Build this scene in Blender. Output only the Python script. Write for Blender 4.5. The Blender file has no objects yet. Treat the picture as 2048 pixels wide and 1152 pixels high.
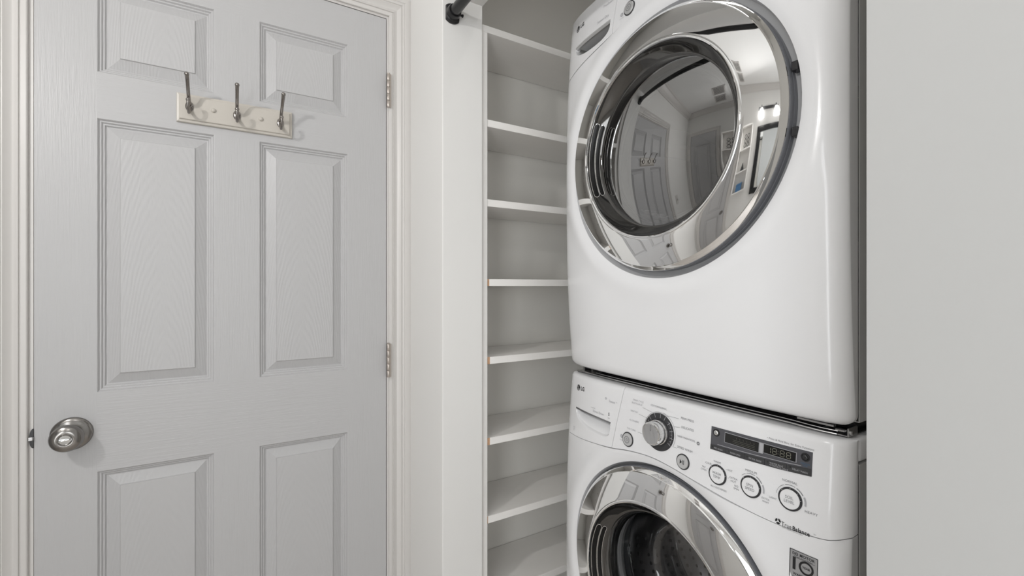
import bpy, bmesh, math, random
from mathutils import Vector, Matrix
PI = math.pi
random.seed(4)
scene = bpy.context.scene
COL = scene.collection

# ------------------------------------------------------------------ camera
A = math.radians(31.28)
cam_d = bpy.data.cameras.new('camera')
cam = bpy.data.objects.new('camera', cam_d); COL.objects.link(cam)
cam.location = (0, 0, 1.23)
cam.rotation_euler = (PI/2, 0, -A)
cam_d.sensor_width = 36; cam_d.lens = 915/2048*36
cam_d.shift_y = -2/2048
cam_d.clip_start = 0.02
scene.camera = cam

# ------------------------------------------------------------------ world, lights, exposure
w = bpy.data.worlds.new('world'); scene.world = w; w.use_nodes = True
w.node_tree.nodes['Background'].inputs[0].default_value = (0.95, 0.98, 1.0, 1)
w.node_tree.nodes['Background'].inputs[1].default_value = 1.0
scene.view_settings.view_transform = 'Standard'
scene.view_settings.look = 'None'
scene.view_settings.gamma = 1
scene.view_settings.use_curve_mapping = False
scene.view_settings.exposure = 0.36
SCONCE_POWER = 3.2      # each of the two vanity bulbs
CEILING_FILL_POWER = 0.8    # added ceiling fitting behind the camera, for even fill
WINDOW_FILL_POWER = 11.5     # fill from the added window shape in the vanity wall
CLOSET_FILL_POWER = 0.2      # added lamp on the closet ceiling, lifts the closet interior
HALL_FILL_POWER = 7      # frontal fill from the added window shape beyond the doorway

# ------------------------------------------------------------------ materials
def mat(name, col, rough=0.5, metal=0.0, coat=0.0, spec=0.5, emit=None, estr=1.0):
    m = bpy.data.materials.new(name); m.use_nodes = True
    b = m.node_tree.nodes['Principled BSDF']
    b.inputs['Base Color'].default_value = (*col, 1)
    b.inputs['Roughness'].default_value = rough
    b.inputs['Metallic'].default_value = metal
    b.inputs['Coat Weight'].default_value = coat
    b.inputs['Specular IOR Level'].default_value = spec
    if emit:
        b.inputs['Emission Color'].default_value = (*emit, 1)
        b.inputs['Emission Strength'].default_value = estr
    return m

def nodes(m): return m.node_tree.nodes, m.node_tree.links, m.node_tree.nodes['Principled BSDF']

def add_noise(m, scale=(1, 1, 1), nscale=40, bump=0.1, dist=0.001, col_var=0.0, detail=4, distort=0.0):
    n, l, b = nodes(m)
    tc = n.new('ShaderNodeTexCoord'); mp = n.new('ShaderNodeMapping')
    mp.inputs['Scale'].default_value = scale
    nz = n.new('ShaderNodeTexNoise'); nz.inputs['Scale'].default_value = nscale
    nz.inputs['Detail'].default_value = detail; nz.inputs['Distortion'].default_value = distort
    l.new(tc.outputs['Object'], mp.inputs[0]); l.new(mp.outputs[0], nz.inputs['Vector'])
    if bump:
        bp = n.new('ShaderNodeBump'); bp.inputs['Strength'].default_value = bump
        bp.inputs['Distance'].default_value = dist
        l.new(nz.outputs['Fac'], bp.inputs['Height']); l.new(bp.outputs[0], b.inputs['Normal'])
    if col_var:
        c = b.inputs['Base Color'].default_value[:]
        mx = n.new('ShaderNodeMix'); mx.data_type = 'RGBA'
        mx.inputs[6].default_value = tuple(max(0, x*(1-col_var)) for x in c[:3]) + (1,)
        mx.inputs[7].default_value = tuple(min(1, x*(1+col_var)) for x in c[:3]) + (1,)
        l.new(nz.outputs['Fac'], mx.inputs[0]); l.new(mx.outputs[2], b.inputs['Base Color'])
    return m

M = {}
M['paint'] = add_noise(mat('wall paint', (0.80, 0.79, 0.77), 0.6), nscale=120, bump=0.08, dist=0.0006)
M['paint_alcove'] = add_noise(mat('alcove paint', (0.86, 0.84, 0.795), 0.6), nscale=90, bump=0.1, dist=0.0006)
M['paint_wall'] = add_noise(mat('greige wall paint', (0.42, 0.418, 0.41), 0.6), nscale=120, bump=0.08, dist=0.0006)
M['ceiling'] = add_noise(mat('ceiling paint', (0.88, 0.88, 0.87), 0.8), nscale=150, bump=0.1, dist=0.0006)
M['trim'] = add_noise(mat('trim enamel', (0.65, 0.63, 0.61), 0.35), scale=(1, 1, 0.1), nscale=60, bump=0.05, dist=0.0004)
M['shelf'] = add_noise(mat('shelf laminate', (0.92, 0.90, 0.87), 0.4), scale=(0.2, 1, 1), nscale=30, bump=0.03, dist=0.0004, col_var=0.02)
M['chip'] = add_noise(mat('bare particleboard', (0.55, 0.33, 0.2), 0.8), nscale=400, bump=0.3, col_var=0.3)
M['hole'] = mat('dark hole', (0.03, 0.03, 0.03), 0.8)
M['recess_shade'] = mat('grip cavity shade', (0.24, 0.24, 0.225), 0.5)  # painted shade for the deep dryer grip; the plastic itself is white
M['seat'] = mat('door seat grey', (0.35, 0.35, 0.355), 0.4)
M['enamel'] = mat('white enamel', (0.82, 0.82, 0.83), 0.25, coat=0.3)
M['enamel'].node_tree.nodes['Principled BSDF'].inputs['Coat Roughness'].default_value = 0.04
M['side'] = mat('cabinet steel paint', (0.62, 0.62, 0.61), 0.35)
M['chrome'] = mat('chrome', (0.86, 0.86, 0.86), 0.03, 1.0)
M['channel'] = mat('smoked chrome', (0.11, 0.108, 0.105), 0.06, 0.9)
M['slot'] = mat('black slot', (0.004, 0.004, 0.004), 0.3, spec=0.25)
M['drum_grey'] = mat('drum grey', (0.10, 0.10, 0.10), 0.4)
M['dull_chrome'] = mat('dull chrome', (0.55, 0.56, 0.58), 0.2, 1.0)
M['door_side'] = mat('door edge grey plastic', (0.16, 0.165, 0.18), 0.3)
M['dark_plastic'] = mat('dark plastic', (0.02, 0.02, 0.022), 0.25)
M['rubber'] = mat('grey rubber gasket', (0.05, 0.052, 0.055), 0.35)
M['steel'] = mat('drum steel', (0.62, 0.62, 0.63), 0.18, 1.0)
M['kit'] = mat('zinc rail', (0.5, 0.5, 0.5), 0.3, 1.0)
M['print'] = mat('grey print', (0.20, 0.20, 0.21), 0.5)
M['print_dark'] = mat('black print', (0.012, 0.012, 0.014), 0.4)
M['print_light'] = mat('pale print', (0.42, 0.42, 0.44), 0.5)
M['print_white'] = mat('white print', (0.75, 0.75, 0.75), 0.4)
M['print_blue'] = mat('blue print', (0.05, 0.12, 0.22), 0.4)
M['dial_dark'] = mat('dial charcoal', (0.035, 0.035, 0.038), 0.3)
M['panel_grey'] = mat('display charcoal', (0.085, 0.085, 0.095), 0.35)
M['btn_grey'] = mat('button charcoal', (0.042, 0.042, 0.044), 0.45)
M['lcd'] = mat('display window', (0.008, 0.008, 0.008), 0.08)
M['seg'] = mat('unlit segments', (0.2, 0.2, 0.16), 0.4)
M['silver'] = mat('silver knob', (0.74, 0.74, 0.74), 0.12, 1.0)
M['btn'] = mat('silver button', (0.6, 0.6, 0.6), 0.3, 0.35)
M['lip'] = mat('grip lip grey', (0.22, 0.22, 0.225), 0.25, 0.5)
M['sticker'] = mat('silver sticker', (0.42, 0.42, 0.43), 0.3, 0.4)
M['nickel'] = mat('satin nickel', (0.27, 0.258, 0.245), 0.2, 1.0)
M['hook_metal'] = mat('pewter hook', (0.27, 0.25, 0.235), 0.22, 1.0)
M['hinge'] = mat('nickel hinge', (0.50, 0.45, 0.41), 0.38, 0.85)
M['rack'] = add_noise(mat('cream rack paint', (0.55, 0.515, 0.465), 0.35), scale=(.2, 1, 1), nscale=40, bump=0.03, dist=0.0004)
M['black'] = mat('black rod metal', (0.012, 0.012, 0.013), 0.28)
M['mirror'] = mat('mirror silver', (0.9, 0.92, 0.92), 0.01, 1.0)
M['shade'] = mat('frosted glass shade', (0.9, 0.9, 0.88), 0.4, emit=(1.0, 0.97, 0.93), estr=2.5)
M['diffuser'] = mat('fill lamp diffuser', (0.9, 0.9, 0.9), 0.5, emit=(1.0, 0.97, 0.93), estr=3.0)  # glow of the added ceiling and closet lamps
M['pane'] = mat('glowing fill pane', (.8, .85, .9), .3, emit=(.93, .97, 1), estr=1.5)  # glow of the two added window shapes
M['blue'] = mat('blue tin', (0.08, 0.2, 0.38), 0.4)

# door skins: embossed wood grain
def grain(name, scale, wave=False):
    m = mat(name, (0.50, 0.496, 0.50), 0.42)
    n, l, b = nodes(m)
    tc = n.new('ShaderNodeTexCoord'); mp = n.new('ShaderNodeMapping')
    mp.inputs['Scale'].default_value = scale
    l.new(tc.outputs['Object'], mp.inputs[0])
    if wave:
        # cathedral figure: rings of a long stretched ellipse, roughened
        nz0 = n.new('ShaderNodeTexNoise'); nz0.inputs['Scale'].default_value = 3.0
        l.new(mp.outputs[0], nz0.inputs['Vector'])
        wv = n.new('ShaderNodeTexWave'); wv.wave_type = 'RINGS'; wv.rings_direction = 'Y'
        wv.inputs['Scale'].default_value = 62; wv.inputs['Distortion'].default_value = 4.5
        wv.inputs['Detail'].default_value = 3; wv.inputs['Detail Scale'].default_value = 0.9
        l.new(mp.outputs[0], wv.inputs['Vector'])
        src = wv.outputs['Fac']
    else:
        nz = n.new('ShaderNodeTexNoise'); nz.inputs['Scale'].default_value = 22
        nz.inputs['Detail'].default_value = 3; nz.inputs['Roughness'].default_value = 0.55
        nz.inputs['Distortion'].default_value = 0.25
        l.new(mp.outputs[0], nz.inputs['Vector'])
        src = nz.outputs['Fac']
    bp = n.new('ShaderNodeBump'); bp.inputs['Strength'].default_value = 0.38 if wave else 0.55
    bp.inputs['Distance'].default_value = 0.0011 if not wave else 0.00055
    l.new(src, bp.inputs['Height']); l.new(bp.outputs[0], b.inputs['Normal'])
    return m
M['grain_v'] = grain('door grain upright', (14, 14, 0.7))
M['grain_h'] = grain('door grain level', (0.7, 14, 14))
M['grain_p'] = grain('door grain cathedral', (1.0, 1.0, 0.17), True)
M['door_plain'] = mat('door enamel', (0.50, 0.496, 0.50), 0.4)

def glass(name, refl, tint, rough=0.015):
    m = bpy.data.materials.new(name); m.use_nodes = True
    n, l = m.node_tree.nodes, m.node_tree.links
    n.remove(n['Principled BSDF'])
    g = n.new('ShaderNodeBsdfGlossy'); g.inputs['Roughness'].default_value = rough
    g.inputs['Color'].default_value = (1, 1, 1, 1)
    t = n.new('ShaderNodeBsdfTransparent'); t.inputs['Color'].default_value = (*tint, 1)
    fr = n.new('ShaderNodeLayerWeight'); fr.inputs['Blend'].default_value = 0.5
    pw_ = n.new('ShaderNodeMath'); pw_.operation = 'POWER'; pw_.inputs[1].default_value = 4.0
    l.new(fr.outputs['Facing'], pw_.inputs[0])
    mr = n.new('ShaderNodeMapRange'); mr.inputs['To Min'].default_value = refl
    mr.inputs['To Max'].default_value = 1
    mx = n.new('ShaderNodeMixShader')
    l.new(pw_.outputs[0], mr.inputs[0]); l.new(mr.outputs[0], mx.inputs[0])
    l.new(t.outputs[0], mx.inputs[1]); l.new(g.outputs[0], mx.inputs[2])
    l.new(mx.outputs[0], n['Material Output'].inputs[0])
    return m
M['glass_dryer'] = glass('smoked door glass', 0.30, (0.30, 0.30, 0.295))
M['glass_washer'] = glass('clear door glass', 0.07, (0.80, 0.80, 0.80))
M['glass_bowl'] = glass('moulded glass bowl', 0.07, (0.85, 0.86, 0.86))

# floor planks
def floor_mat():
    m = mat('wood plank', (0.66, 0.61, 0.56), 0.35)
    return add_noise(m, scale=(1, 0.06, 1), nscale=60, bump=0.1, col_var=0.3)
M['floor'] = floor_mat()

# ------------------------------------------------------------------ object helpers
ORG = {}
def wloc(p): return ORG.get(p.name, Vector((0, 0, 0)))
def finish(name, bm, m, parent=None, smooth=False, origin=None):
    me = bpy.data.meshes.new(name)
    bmesh.ops.recalc_face_normals(bm, faces=bm.faces)
    if parent is not None: o0 = wloc(parent)
    else:
        xs = [v.co for v in bm.verts]
        lo = Vector((min(v.x for v in xs), min(v.y for v in xs), min(v.z for v in xs)))
        hi = Vector((max(v.x for v in xs), max(v.y for v in xs), max(v.z for v in xs)))
        o0 = Vector(((lo.x+hi.x)/2, (lo.y+hi.y)/2, lo.z))
    if origin is not None: bmesh.ops.translate(bm, verts=bm.verts, vec=-Vector(origin))
    else: bmesh.ops.translate(bm, verts=bm.verts, vec=-o0)
    bm.to_mesh(me); bm.free()
    mats = m if isinstance(m, (list, tuple)) else [m]
    for mm in mats: me.materials.append(M[mm])
    if smooth:
        me.polygons.foreach_set('use_smooth', [True]*len(me.polygons))
        try: me.set_sharp_from_angle(angle=math.radians(smooth if smooth is not True else 40))
        except Exception: pass
    o = bpy.data.objects.new(name, me); COL.objects.link(o)
    if name in PRINT: o['kind'] = 'stuff'
    if parent is not None:
        o.parent = parent; ORG[o.name] = o0
        if origin is not None: o.location = Vector(origin)-o0; ORG[o.name] = Vector(origin)
    else: o.location = o0; ORG[o.name] = o0
    return o
PRINT = ('lettering', 'dial_lines', 'cycle_lettering', 'level_arcs', 'level_arc_high', 'dial_ticks', 'indicator_dots', 'segments', 'fine_print', 'option_lettering', 'sticker_lettering', 'window_frame', 'small_mark', 'button_lettering', 'blue_lettering', 'balance_logo', 'maker_lettering', 'play_pause_symbol', 'power_symbol', 'emblem_mark')
def empty(name, loc, label, cat, group=None):
    o = bpy.data.objects.new(name, None); COL.objects.link(o)
    o.location = loc; o.empty_display_size = 0.05
    ORG[o.name] = Vector(loc)
    o['label'] = label; o['category'] = cat
    if group: o['group'] = group
    return o
def tag(o, label, cat, group=None):
    o['label'] = label; o['category'] = cat
    if group: o['group'] = group
    return o
def struct(o, label, cat):
    o['kind'] = 'structure'; o['label'] = label; o['category'] = cat
    return o

def B(): return bmesh.new()
def box(bm, x0, x1, y0, y1, z0, z1, bev=0, seg=2):
    r = bmesh.ops.create_cube(bm, size=1)
    vs = r['verts']
    for v in vs:
        v.co = Vector((x0 if v.co.x < 0 else x1, y0 if v.co.y < 0 else y1, z0 if v.co.z < 0 else z1))
    if bev:
        es = list({e for v in vs for e in v.link_edges})
        bmesh.ops.bevel(bm, geom=es, offset=bev, segments=seg, affect='EDGES', profile=0.5)
    return bm
def lathe(bm, prof, origin, axis='-x', seg=96, a0=0, a1=2*PI, close=True):
    """prof: list of (r, d): radius and advance along axis."""
    ox, oy, oz = origin
    rings = []
    full = abs(a1-a0-2*PI) < 1e-6
    n = seg if full else seg+1
    for r, d in prof:
        row = []
        if r < 1e-6:
            p = pt(axis, ox, oy, oz, 0, 0, d); row = [bm.verts.new(p)]*n
        else:
            for i in range(n):
                a = a0+(a1-a0)*i/seg
                row.append(bm.verts.new(pt(axis, ox, oy, oz, r*math.cos(a), r*math.sin(a), d)))
        rings.append(row)
    for k in range(len(rings)-1):
        for i in range(seg):
            j = (i+1) % n
            f = []
            for v in (rings[k][i], rings[k][j], rings[k+1][j], rings[k+1][i]):
                if v not in f: f.append(v)
            if len(f) > 2:
                try: bm.faces.new(f)
                except ValueError: pass
    return bm
def pt(axis, ox, oy, oz, a, b, d):
    if axis == '-x': return Vector((ox-d, oy+a, oz+b))
    if axis == '+x': return Vector((ox+d, oy+a, oz+b))
    if axis == '-y': return Vector((ox+a, oy-d, oz+b))
    if axis == '+y': return Vector((ox+a, oy+d, oz+b))
    if axis == '-z': return Vector((ox+a, oy+b, oz-d))
    return Vector((ox+a, oy+b, oz+d))
def tube(bm, pts, rads, seg=12, flat=1.0, side=Vector((1, 0, 0)), cap=True):
    """tube through points; flat scales the section along `side`."""
    pts = [Vector(p) for p in pts]
    rows = []
    for i, p in enumerate(pts):
        t = (pts[min(i+1, len(pts)-1)]-pts[max(i-1, 0)]).normalized()
        s = (side - t*side.dot(t)).normalized(); u = t.cross(s)
        r = rads[i] if isinstance(rads, (list, tuple)) else rads
        rows.append([bm.verts.new(p + s*(r*flat*math.cos(2*PI*k/seg)) + u*(r*math.sin(2*PI*k/seg))) for k in range(seg)])
    for a, b in zip(rows, rows[1:]):
        for k in range(seg):
            bm.faces.new((a[k], a[(k+1) % seg], b[(k+1) % seg], b[k]))
    if cap:
        bm.faces.new(rows[0][::-1]); bm.faces.new(rows[-1])
    return bm
def smooth_path(ctrl, n=6):
    out = []
    P = [Vector(c) for c in ctrl]
    for i in range(len(P)-1):
        p0 = P[max(i-1, 0)]; p1 = P[i]; p2 = P[i+1]; p3 = P[min(i+2, len(P)-1)]
        for k in range(n):
            t = k/n
            out.append(0.5*((2*p1)+(-p0+p2)*t+(2*p0-5*p1+4*p2-p3)*t*t+(-p0+3*p1-3*p2+p3)*t**3))
    out.append(P[-1]); return out
def lerp(x, xs, ys):
    if x <= xs[0]: return ys[0]
    for i in range(len(xs)-1):
        if x <= xs[i+1]:
            t = (x-xs[i])/(xs[i+1]-xs[i]); return ys[i]+(ys[i+1]-ys[i])*t
    return ys[-1]
def slerp(x, xs, ys):      # smooth Catmull-like interpolation
    if x <= xs[0]: return ys[0]
    if x >= xs[-1]: return ys[-1]
    for i in range(len(xs)-1):
        if x <= xs[i+1]: break
    def m(k):
        if k == 0 or k == len(xs)-1: return 0
        return (ys[k+1]-ys[k-1])/(xs[k+1]-xs[k-1])
    h = xs[i+1]-xs[i]; t = (x-xs[i])/h
    return ((2*t**3-3*t*t+1)*ys[i]+(t**3-2*t*t+t)*h*m(i)+(-2*t**3+3*t*t)*ys[i+1]+(t**3-t*t)*h*m(i+1))
def sstep(t): t = max(0, min(1, t)); return t*t*(3-2*t)

# ------------------------------------------------------------------ setting
DW = 1.382          # wall plane with the panelled door
XL = -1.12          # left wall
XR = 0.465          # face of the closet front wall
XI = 0.5826         # its inner side
YJ = 1.115          # left jamb of the closet opening
YR = 0.178          # right jamb of the closet opening
YB = -1.75          # wall behind the camera
CZ = 2.44; ZH = 2.0
XBK = 1.64          # closet back
DX0, DX1, DZ1 = -0.3699, 0.3945, 2.0425   # clear opening of door 1

b = B(); box(b, XL-.1, XBK+.1, YB-1.6, DW+.12, CZ, CZ+.1); struct(finish('ceiling', b, 'ceiling'), 'flat white ceiling over the small room', 'ceiling')

# wall with the door: pieces around the opening
b = B()
box(b, XL-.1, DX0-.02, DW, DW+.12, 0, CZ); box(b, DX1+.02, XR+.001, DW, DW+.12, 0, CZ)
box(b, DX0-.02, DX1+.02, DW, DW+.12, DZ1+.02, CZ)
struct(finish('wall_front', b, 'paint'), 'off-white wall around the white six-panel door', 'wall')
b = B()
box(b, DX0-.02, DX0, DW-.002, DW+.12, 0, DZ1+.02); box(b, DX1, DX1+.02, DW-.002, DW+.12, 0, DZ1+.02)
box(b, DX0, DX1, DW-.002, DW+.12, DZ1, DZ1+.02); 
box(b, DX0-.02, DX1+.02, DW+.10, DW+.12, 0, DZ1)
struct(finish('trim_1', b, 'trim'), 'white jamb lining inside the door opening', 'door frame')
W0, W1, WZ0, WZ1 = -1.28, -.33, .35, 1.90
b = B(); box(b, XL-.1, XL, YB-.1, W0, 0, CZ); box(b, XL-.1, XL, W1, DW, 0, CZ); box(b, XL-.1, XL, W0, W1, 0, WZ0); box(b, XL-.1, XL, W0, W1, WZ1, CZ); struct(finish('wall_left', b, 'paint'), 'off-white wall with the vanity mirror, seen in the dryer reflection', 'wall')
# back wall with an open doorway
b = B(); box(b, XL-.1, -0.95, YB-.1, YB, 0, CZ); box(b, 0.35, XR+.12, YB-.1, YB, 0, CZ); box(b, -0.95, .35, YB-.1, YB, 2.05, CZ)
struct(finish('wall_back', b, 'paint'), 'off-white wall with an open doorway behind the camera', 'wall')
# hallway behind
b = B(); box(b, XL-.1, XR+.12, YB-1.7, YB-1.6, 0, CZ); box(b, XL-.2, XL-.1, YB-1.6, YB, 0, CZ); box(b, XR+.12, XR+.22, YB-1.6, YB, 0, CZ)
struct(finish('wall_hall', b, 'paint'), 'off-white hallway walls beyond the doorway', 'wall')
# closet front wall
b = B(); box(b, XR, XI, YJ, DW+.12, 0, CZ, .0022, 3)
struct(finish('wall_closet_left', b, 'paint'), 'white stub wall between the door casing and the closet opening', 'wall')
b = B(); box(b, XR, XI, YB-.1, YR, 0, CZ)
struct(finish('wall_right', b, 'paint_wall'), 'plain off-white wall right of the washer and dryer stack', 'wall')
b = B(); box(b, XR, XI, YR, YJ, ZH, CZ)
struct(finish('wall_closet_header', b, 'paint'), 'header above the closet opening', 'wall')
# closet interior
b = B(); box(b, XI, XBK+.1, 1.33, 1.45, 0, CZ); struct(finish('wall_closet_shelf_side', b, 'paint_alcove'), 'greige closet wall behind the white shelves', 'wall')
b = B(); box(b, XBK, XBK+.1, YR-.12, 1.33, 0, CZ); struct(finish('wall_closet_back', b, 'paint_alcove'), 'greige closet wall behind the machines', 'wall')
b = B(); box(b, XI, .70, YR-.12, YR+.045, 0, CZ); box(b, .70, XBK, YR-.12, YR+.088, 0, CZ); struct(finish('wall_closet_right', b, 'paint_alcove'), 'greige closet wall right of the machines, with an added unseen step that darkens the gap', 'wall')  # thicker second box is added out of view to darken the gap

# floor: planks
fl = B(); box(fl, XL-.1, XBK+.1, YB-1.7, DW+.12, -.06, -.012)
fl = struct(finish('floor', fl, 'floor'), 'brown wood plank floor', 'floor')
pw = .125; x = XL-.1; meshes = {}
first = None; k = 0
while x < XBK:
    y = YB-1.6 - random.random()*.6
    while y < DW:
        L = 1.1
        y0 = max(y, YB-1.6); y1 = min(y+L, DW)
        if y1-y0 > .05:
            key = (round(y1-y0, 3))
            if key not in meshes:
                bb = B(); box(bb, .0008, pw-.0008, .0008, y1-y0-.0008, 0, .012, .001, 1)
                me = bpy.data.meshes.new('plank'); bb.to_mesh(me); bb.free(); me.materials.append(M['floor']); meshes[key] = me
            o = bpy.data.objects.new('plank', meshes[key]); COL.objects.link(o)
            o.parent = fl; o.location = Vector((x, y0, -.012)) - wloc(fl)
        y += L
    x += pw

# crown moulding and baseboards
def prism_y(bm, prof, y0, y1, fx):
    """profile (offset from wall, z) swept along y"""
    a = [bm.verts.new((fx(p[0]), y0, p[1])) for p in prof]; c = [bm.verts.new((fx(p[0]), y1, p[1])) for p in prof]
    n = len(prof)
    for i in range(n): bm.faces.new((a[i], a[(i+1) % n], c[(i+1) % n], c[i]))
    bm.faces.new(a[::-1]); bm.faces.new(c)
def prism_x(bm, prof, x0, x1, fy):
    a = [bm.verts.new((x0, fy(p[0]), p[1])) for p in prof]; c = [bm.verts.new((x1, fy(p[0]), p[1])) for p in prof]
    n = len(prof)
    for i in range(n): bm.faces.new((a[i], a[(i+1) % n], c[(i+1) % n], c[i]))
    bm.faces.new(a[::-1]); bm.faces.new(c)
CR = [(0, CZ), (0, CZ-.085), (.008, CZ-.085), (.012, CZ-.07), (.03, CZ-.05), (.05, CZ-.025), (.062, CZ-.018), (.066, CZ)]
b = B(); prism_y(b, CR, YB, DW, lambda d: XL+d); struct(finish('trim_2', b, 'trim'), 'white crown moulding along the vanity wall', 'crown moulding')
b = B(); prism_x(b, CR, XL, XR, lambda d: DW-d); struct(finish('trim_3', b, 'trim'), 'white crown moulding above the panelled door', 'crown moulding')
b = B(); prism_y(b, CR, YB, DW, lambda d: XR-d); struct(finish('trim_4', b, 'trim'), 'white crown moulding above the closet opening', 'crown moulding')
BS = [(0, 0), (.014, 0), (.014, .08), (.009, .095), (.004, .1), (0, .1)]
b = B(); prism_y(b, BS, YB, .8, lambda d: XL+d); struct(finish('baseboard_left', b, 'trim'), 'white baseboard under the vanity mirror', 'baseboard')
b = B(); prism_x(b, BS, XL, -.445, lambda d: DW-d); struct(finish('baseboard_front', b, 'trim'), 'white baseboard left of the panelled door', 'baseboard')
b = B(); prism_y(b, BS, YB, YR, lambda d: XR-d); struct(finish('baseboard_right', b, 'trim'), 'white baseboard of the plain right wall', 'baseboard')

# door casings (mitred profile)
CP = [(0, 0), (0, .009), (.0018, .0105), (.0095, .0105), (.0105, .0085), (.0122, .0085), (.0132, .0120), (.016, .0108), (.020, .0078), (.024, .0068),
      (.029, .0085), (.033, .0122), (.0355, .0145), (.0368, .0125), (.0388, .0125), (.040, .0155), (.044, .017), (.0455, .0158), (.047, .0158), (.0485, .018), (.061, .0185), (.065, .0165), (.066, .012), (.066, 0)]
def casing(x0, x1, zt, wall, sgn, names, labels, axis='x', cp=CP):
    """three mitred casing lengths around an opening"""
    def P(a, t, z): return Vector((a, wall-sgn*t, z)) if axis == 'x' else Vector((wall+sgn*t, a, z))
    segs = [[lambda w, t: P(x0-w, t, 0), lambda w, t: P(x0-w, t, zt+w)],
            [lambda w, t: P(x0-w, t, zt+w), lambda w, t: P(x1+w, t, zt+w)],
            [lambda w, t: P(x1+w, t, zt+w), lambda w, t: P(x1+w, t, 0)]]
    for s, nm, lb in zip(segs, names, labels):
        bm = B(); a = [bm.verts.new(s[0](w_, t_)) for w_, t_ in cp]; c = [bm.verts.new(s[1](w_, t_)) for w_, t_ in cp]
        n = len(cp)
        for i in range(n): bm.faces.new((a[i], a[(i+1) % n], c[(i+1) % n], c[i]))
        bm.faces.new(a[::-1]); bm.faces.new(c)
        struct(finish(nm, bm, 'trim', smooth=30), lb, 'door casing')
casing(-0.3776, 0.4005, DZ1+.006, DW, 1, ('trim_5', 'trim_6', 'trim_7'),
       ('white moulded casing on the knob side of the panelled door', 'white moulded head casing over the panelled door',
        'white moulded casing on the hinge side of the panelled door'))

# ------------------------------------------------------------------ door 1
DY = 1.380; DTH = .035
XS = [-.3691, -.2668, -.0422, .0570, .2820, .3926]
ZS = [0.012, 0.20, .8100, .9897, 1.6155, 1.7200, 1.9328, 2.040]
def panel_mesh(bm, x0, x1, z0, z1, y):
    prof = [(0, 0), (.0010, .0003), (.0040, .0052), (.0068, .0056), (.0092, .0094), (.0120, .0098), (.0146, .0136), (.0170, .0140), (.0398, .0036), (.0412, .0006)]
    rings = []
    for d, t in prof:
        rings.append([bm.verts.new(p) for p in ((x0+d, y+t, z0+d), (x1-d, y+t, z0+d), (x1-d, y+t, z1-d), (x0+d, y+t, z1-d))])
    for a, c in zip(rings, rings[1:]):
        for k in range(4): bm.faces.new((a[k], a[(k+1) % 4], c[(k+1) % 4], c[k]))
    f = bm.faces.new(rings[-1])
    return f
def build_door(bx, XS, ZS, y, th, flip=1):
    bm = B()
    def q(x0, x1, z0, z1, mi):
        f = bm.faces.new([bm.verts.new(p) for p in ((x0, y, z0), (x1, y, z0), (x1, y, z1), (x0, y, z1))]); f.material_index = mi
    for i in (0, 2, 4):
        if i == 2:
            for j in (1, 3, 5): q(XS[i], XS[i+1], ZS[j], ZS[j+1], 0)
        else: q(XS[i], XS[i+1], ZS[0], ZS[-1], 0)
    for j in (0, 2, 4, 6): q(XS[1], XS[4], ZS[j], ZS[j+1], 1)
    # body behind
    x0, x1, z0, z1 = XS[0], XS[-1], ZS[0], ZS[-1]
    v = [bm.verts.new(p) for p in ((x0, y, z0), (x1, y, z0), (x1, y, z1), (x0, y, z1), (x0, y+th, z0), (x1, y+th, z0), (x1, y+th, z1), (x0, y+th, z1))]
    for f in ((0, 1, 5, 4), (1, 2, 6, 5), (2, 3, 7, 6), (3, 0, 4, 7), (4, 5, 6, 7)): bm.faces.new([v[k] for k in f]).material_index = 0
    bmesh.ops.remove_doubles(bm, verts=bm.verts, dist=1e-5)
    bm.normal_update()
    return bm

bm = build_door(None, XS, ZS, DY, DTH)
door = finish('door_1', bm, ['grain_v', 'grain_h'])
struct(door, 'white six-panel door with embossed wood grain and satin nickel knob', 'door')
for i in (1, 3):
    for j in (1, 3, 5):
        bm = B(); panel_mesh(bm, XS[i], XS[i+1], ZS[j], ZS[j+1], DY)
        finish('panel', bm, 'grain_p', door, origin=((XS[i]+XS[i+1])/2+(.012 if i == 1 else -.008), DY, ZS[j]-.10))
# hinges
for z0 in (1.7692, .9585):
    b = B(); box(b, .3966, .4045, 1.3655, 1.3695, z0+.001, z0+.1005)
    h = finish('hinge', b, 'hinge', door)
    if z0 > 1.5: h['label'] = 'nickel butt hinge'
    for k in range(5):
        b = B(); za = z0+.0008+k*.02; lathe(b, [(0, 0), (.0046, 0), (.0050, .0006), (.0050, .0186), (.0046, .0192), (0, .0192)], (.3962, 1.3668, za), '+z', 20)
        finish('knuckle', b, 'hinge', h, smooth=True)
    b = B(); lathe(b, [(0, 0), (.0034, 0), (.004, .002), (.0025, .0035), (0, .0037)], (.3962, 1.3668, z0+.1005), '+z', 16)
    finish('pin_head', b, 'hinge', h, smooth=True)
# knob
kx, kz = -.3085, .9035
b = B(); lathe(b, [(0, -.002), (.0365, -.002), (.0365, .002), (.0355, .0045), (.0325, .0068), (.028, .0080), (.020, .0105), (.016, .0115), (0, .0115)], (kx, DY, kz), '-y', 64)
ros = finish('rosette', b, 'nickel', door, smooth=True); ros['label'] = 'round satin nickel rosette'
b = B(); lathe(b, [(0.012, .008), (.0125, .014), (.0115, .019), (.0135, .023), (.022, .027), (.0265, .031), (.0288, .037), (.0283, .043), (.0255, .0488), (.020, .0520), (.0145, .0533), (.0128, .0530), (.0118, .0515), (.0112, .0505), (0, .0505)], (kx, DY, kz), '-y', 64)
kn = finish('door_knob', b, 'nickel', door, smooth=30); kn['label'] = 'satin nickel privacy knob'
b = B(); lathe(b, [(0.0112, .0500), (.0112, .0508), (.0095, .0528), (0, .0530)], (kx, DY, kz), '-y', 40)
b2 = B(); box(b2, -.0095, .0095, DY-.0575, DY-.0520, -.0024, .0024, .0015, 2)
ca, sa = math.cos(.16), math.sin(.16)
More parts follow.
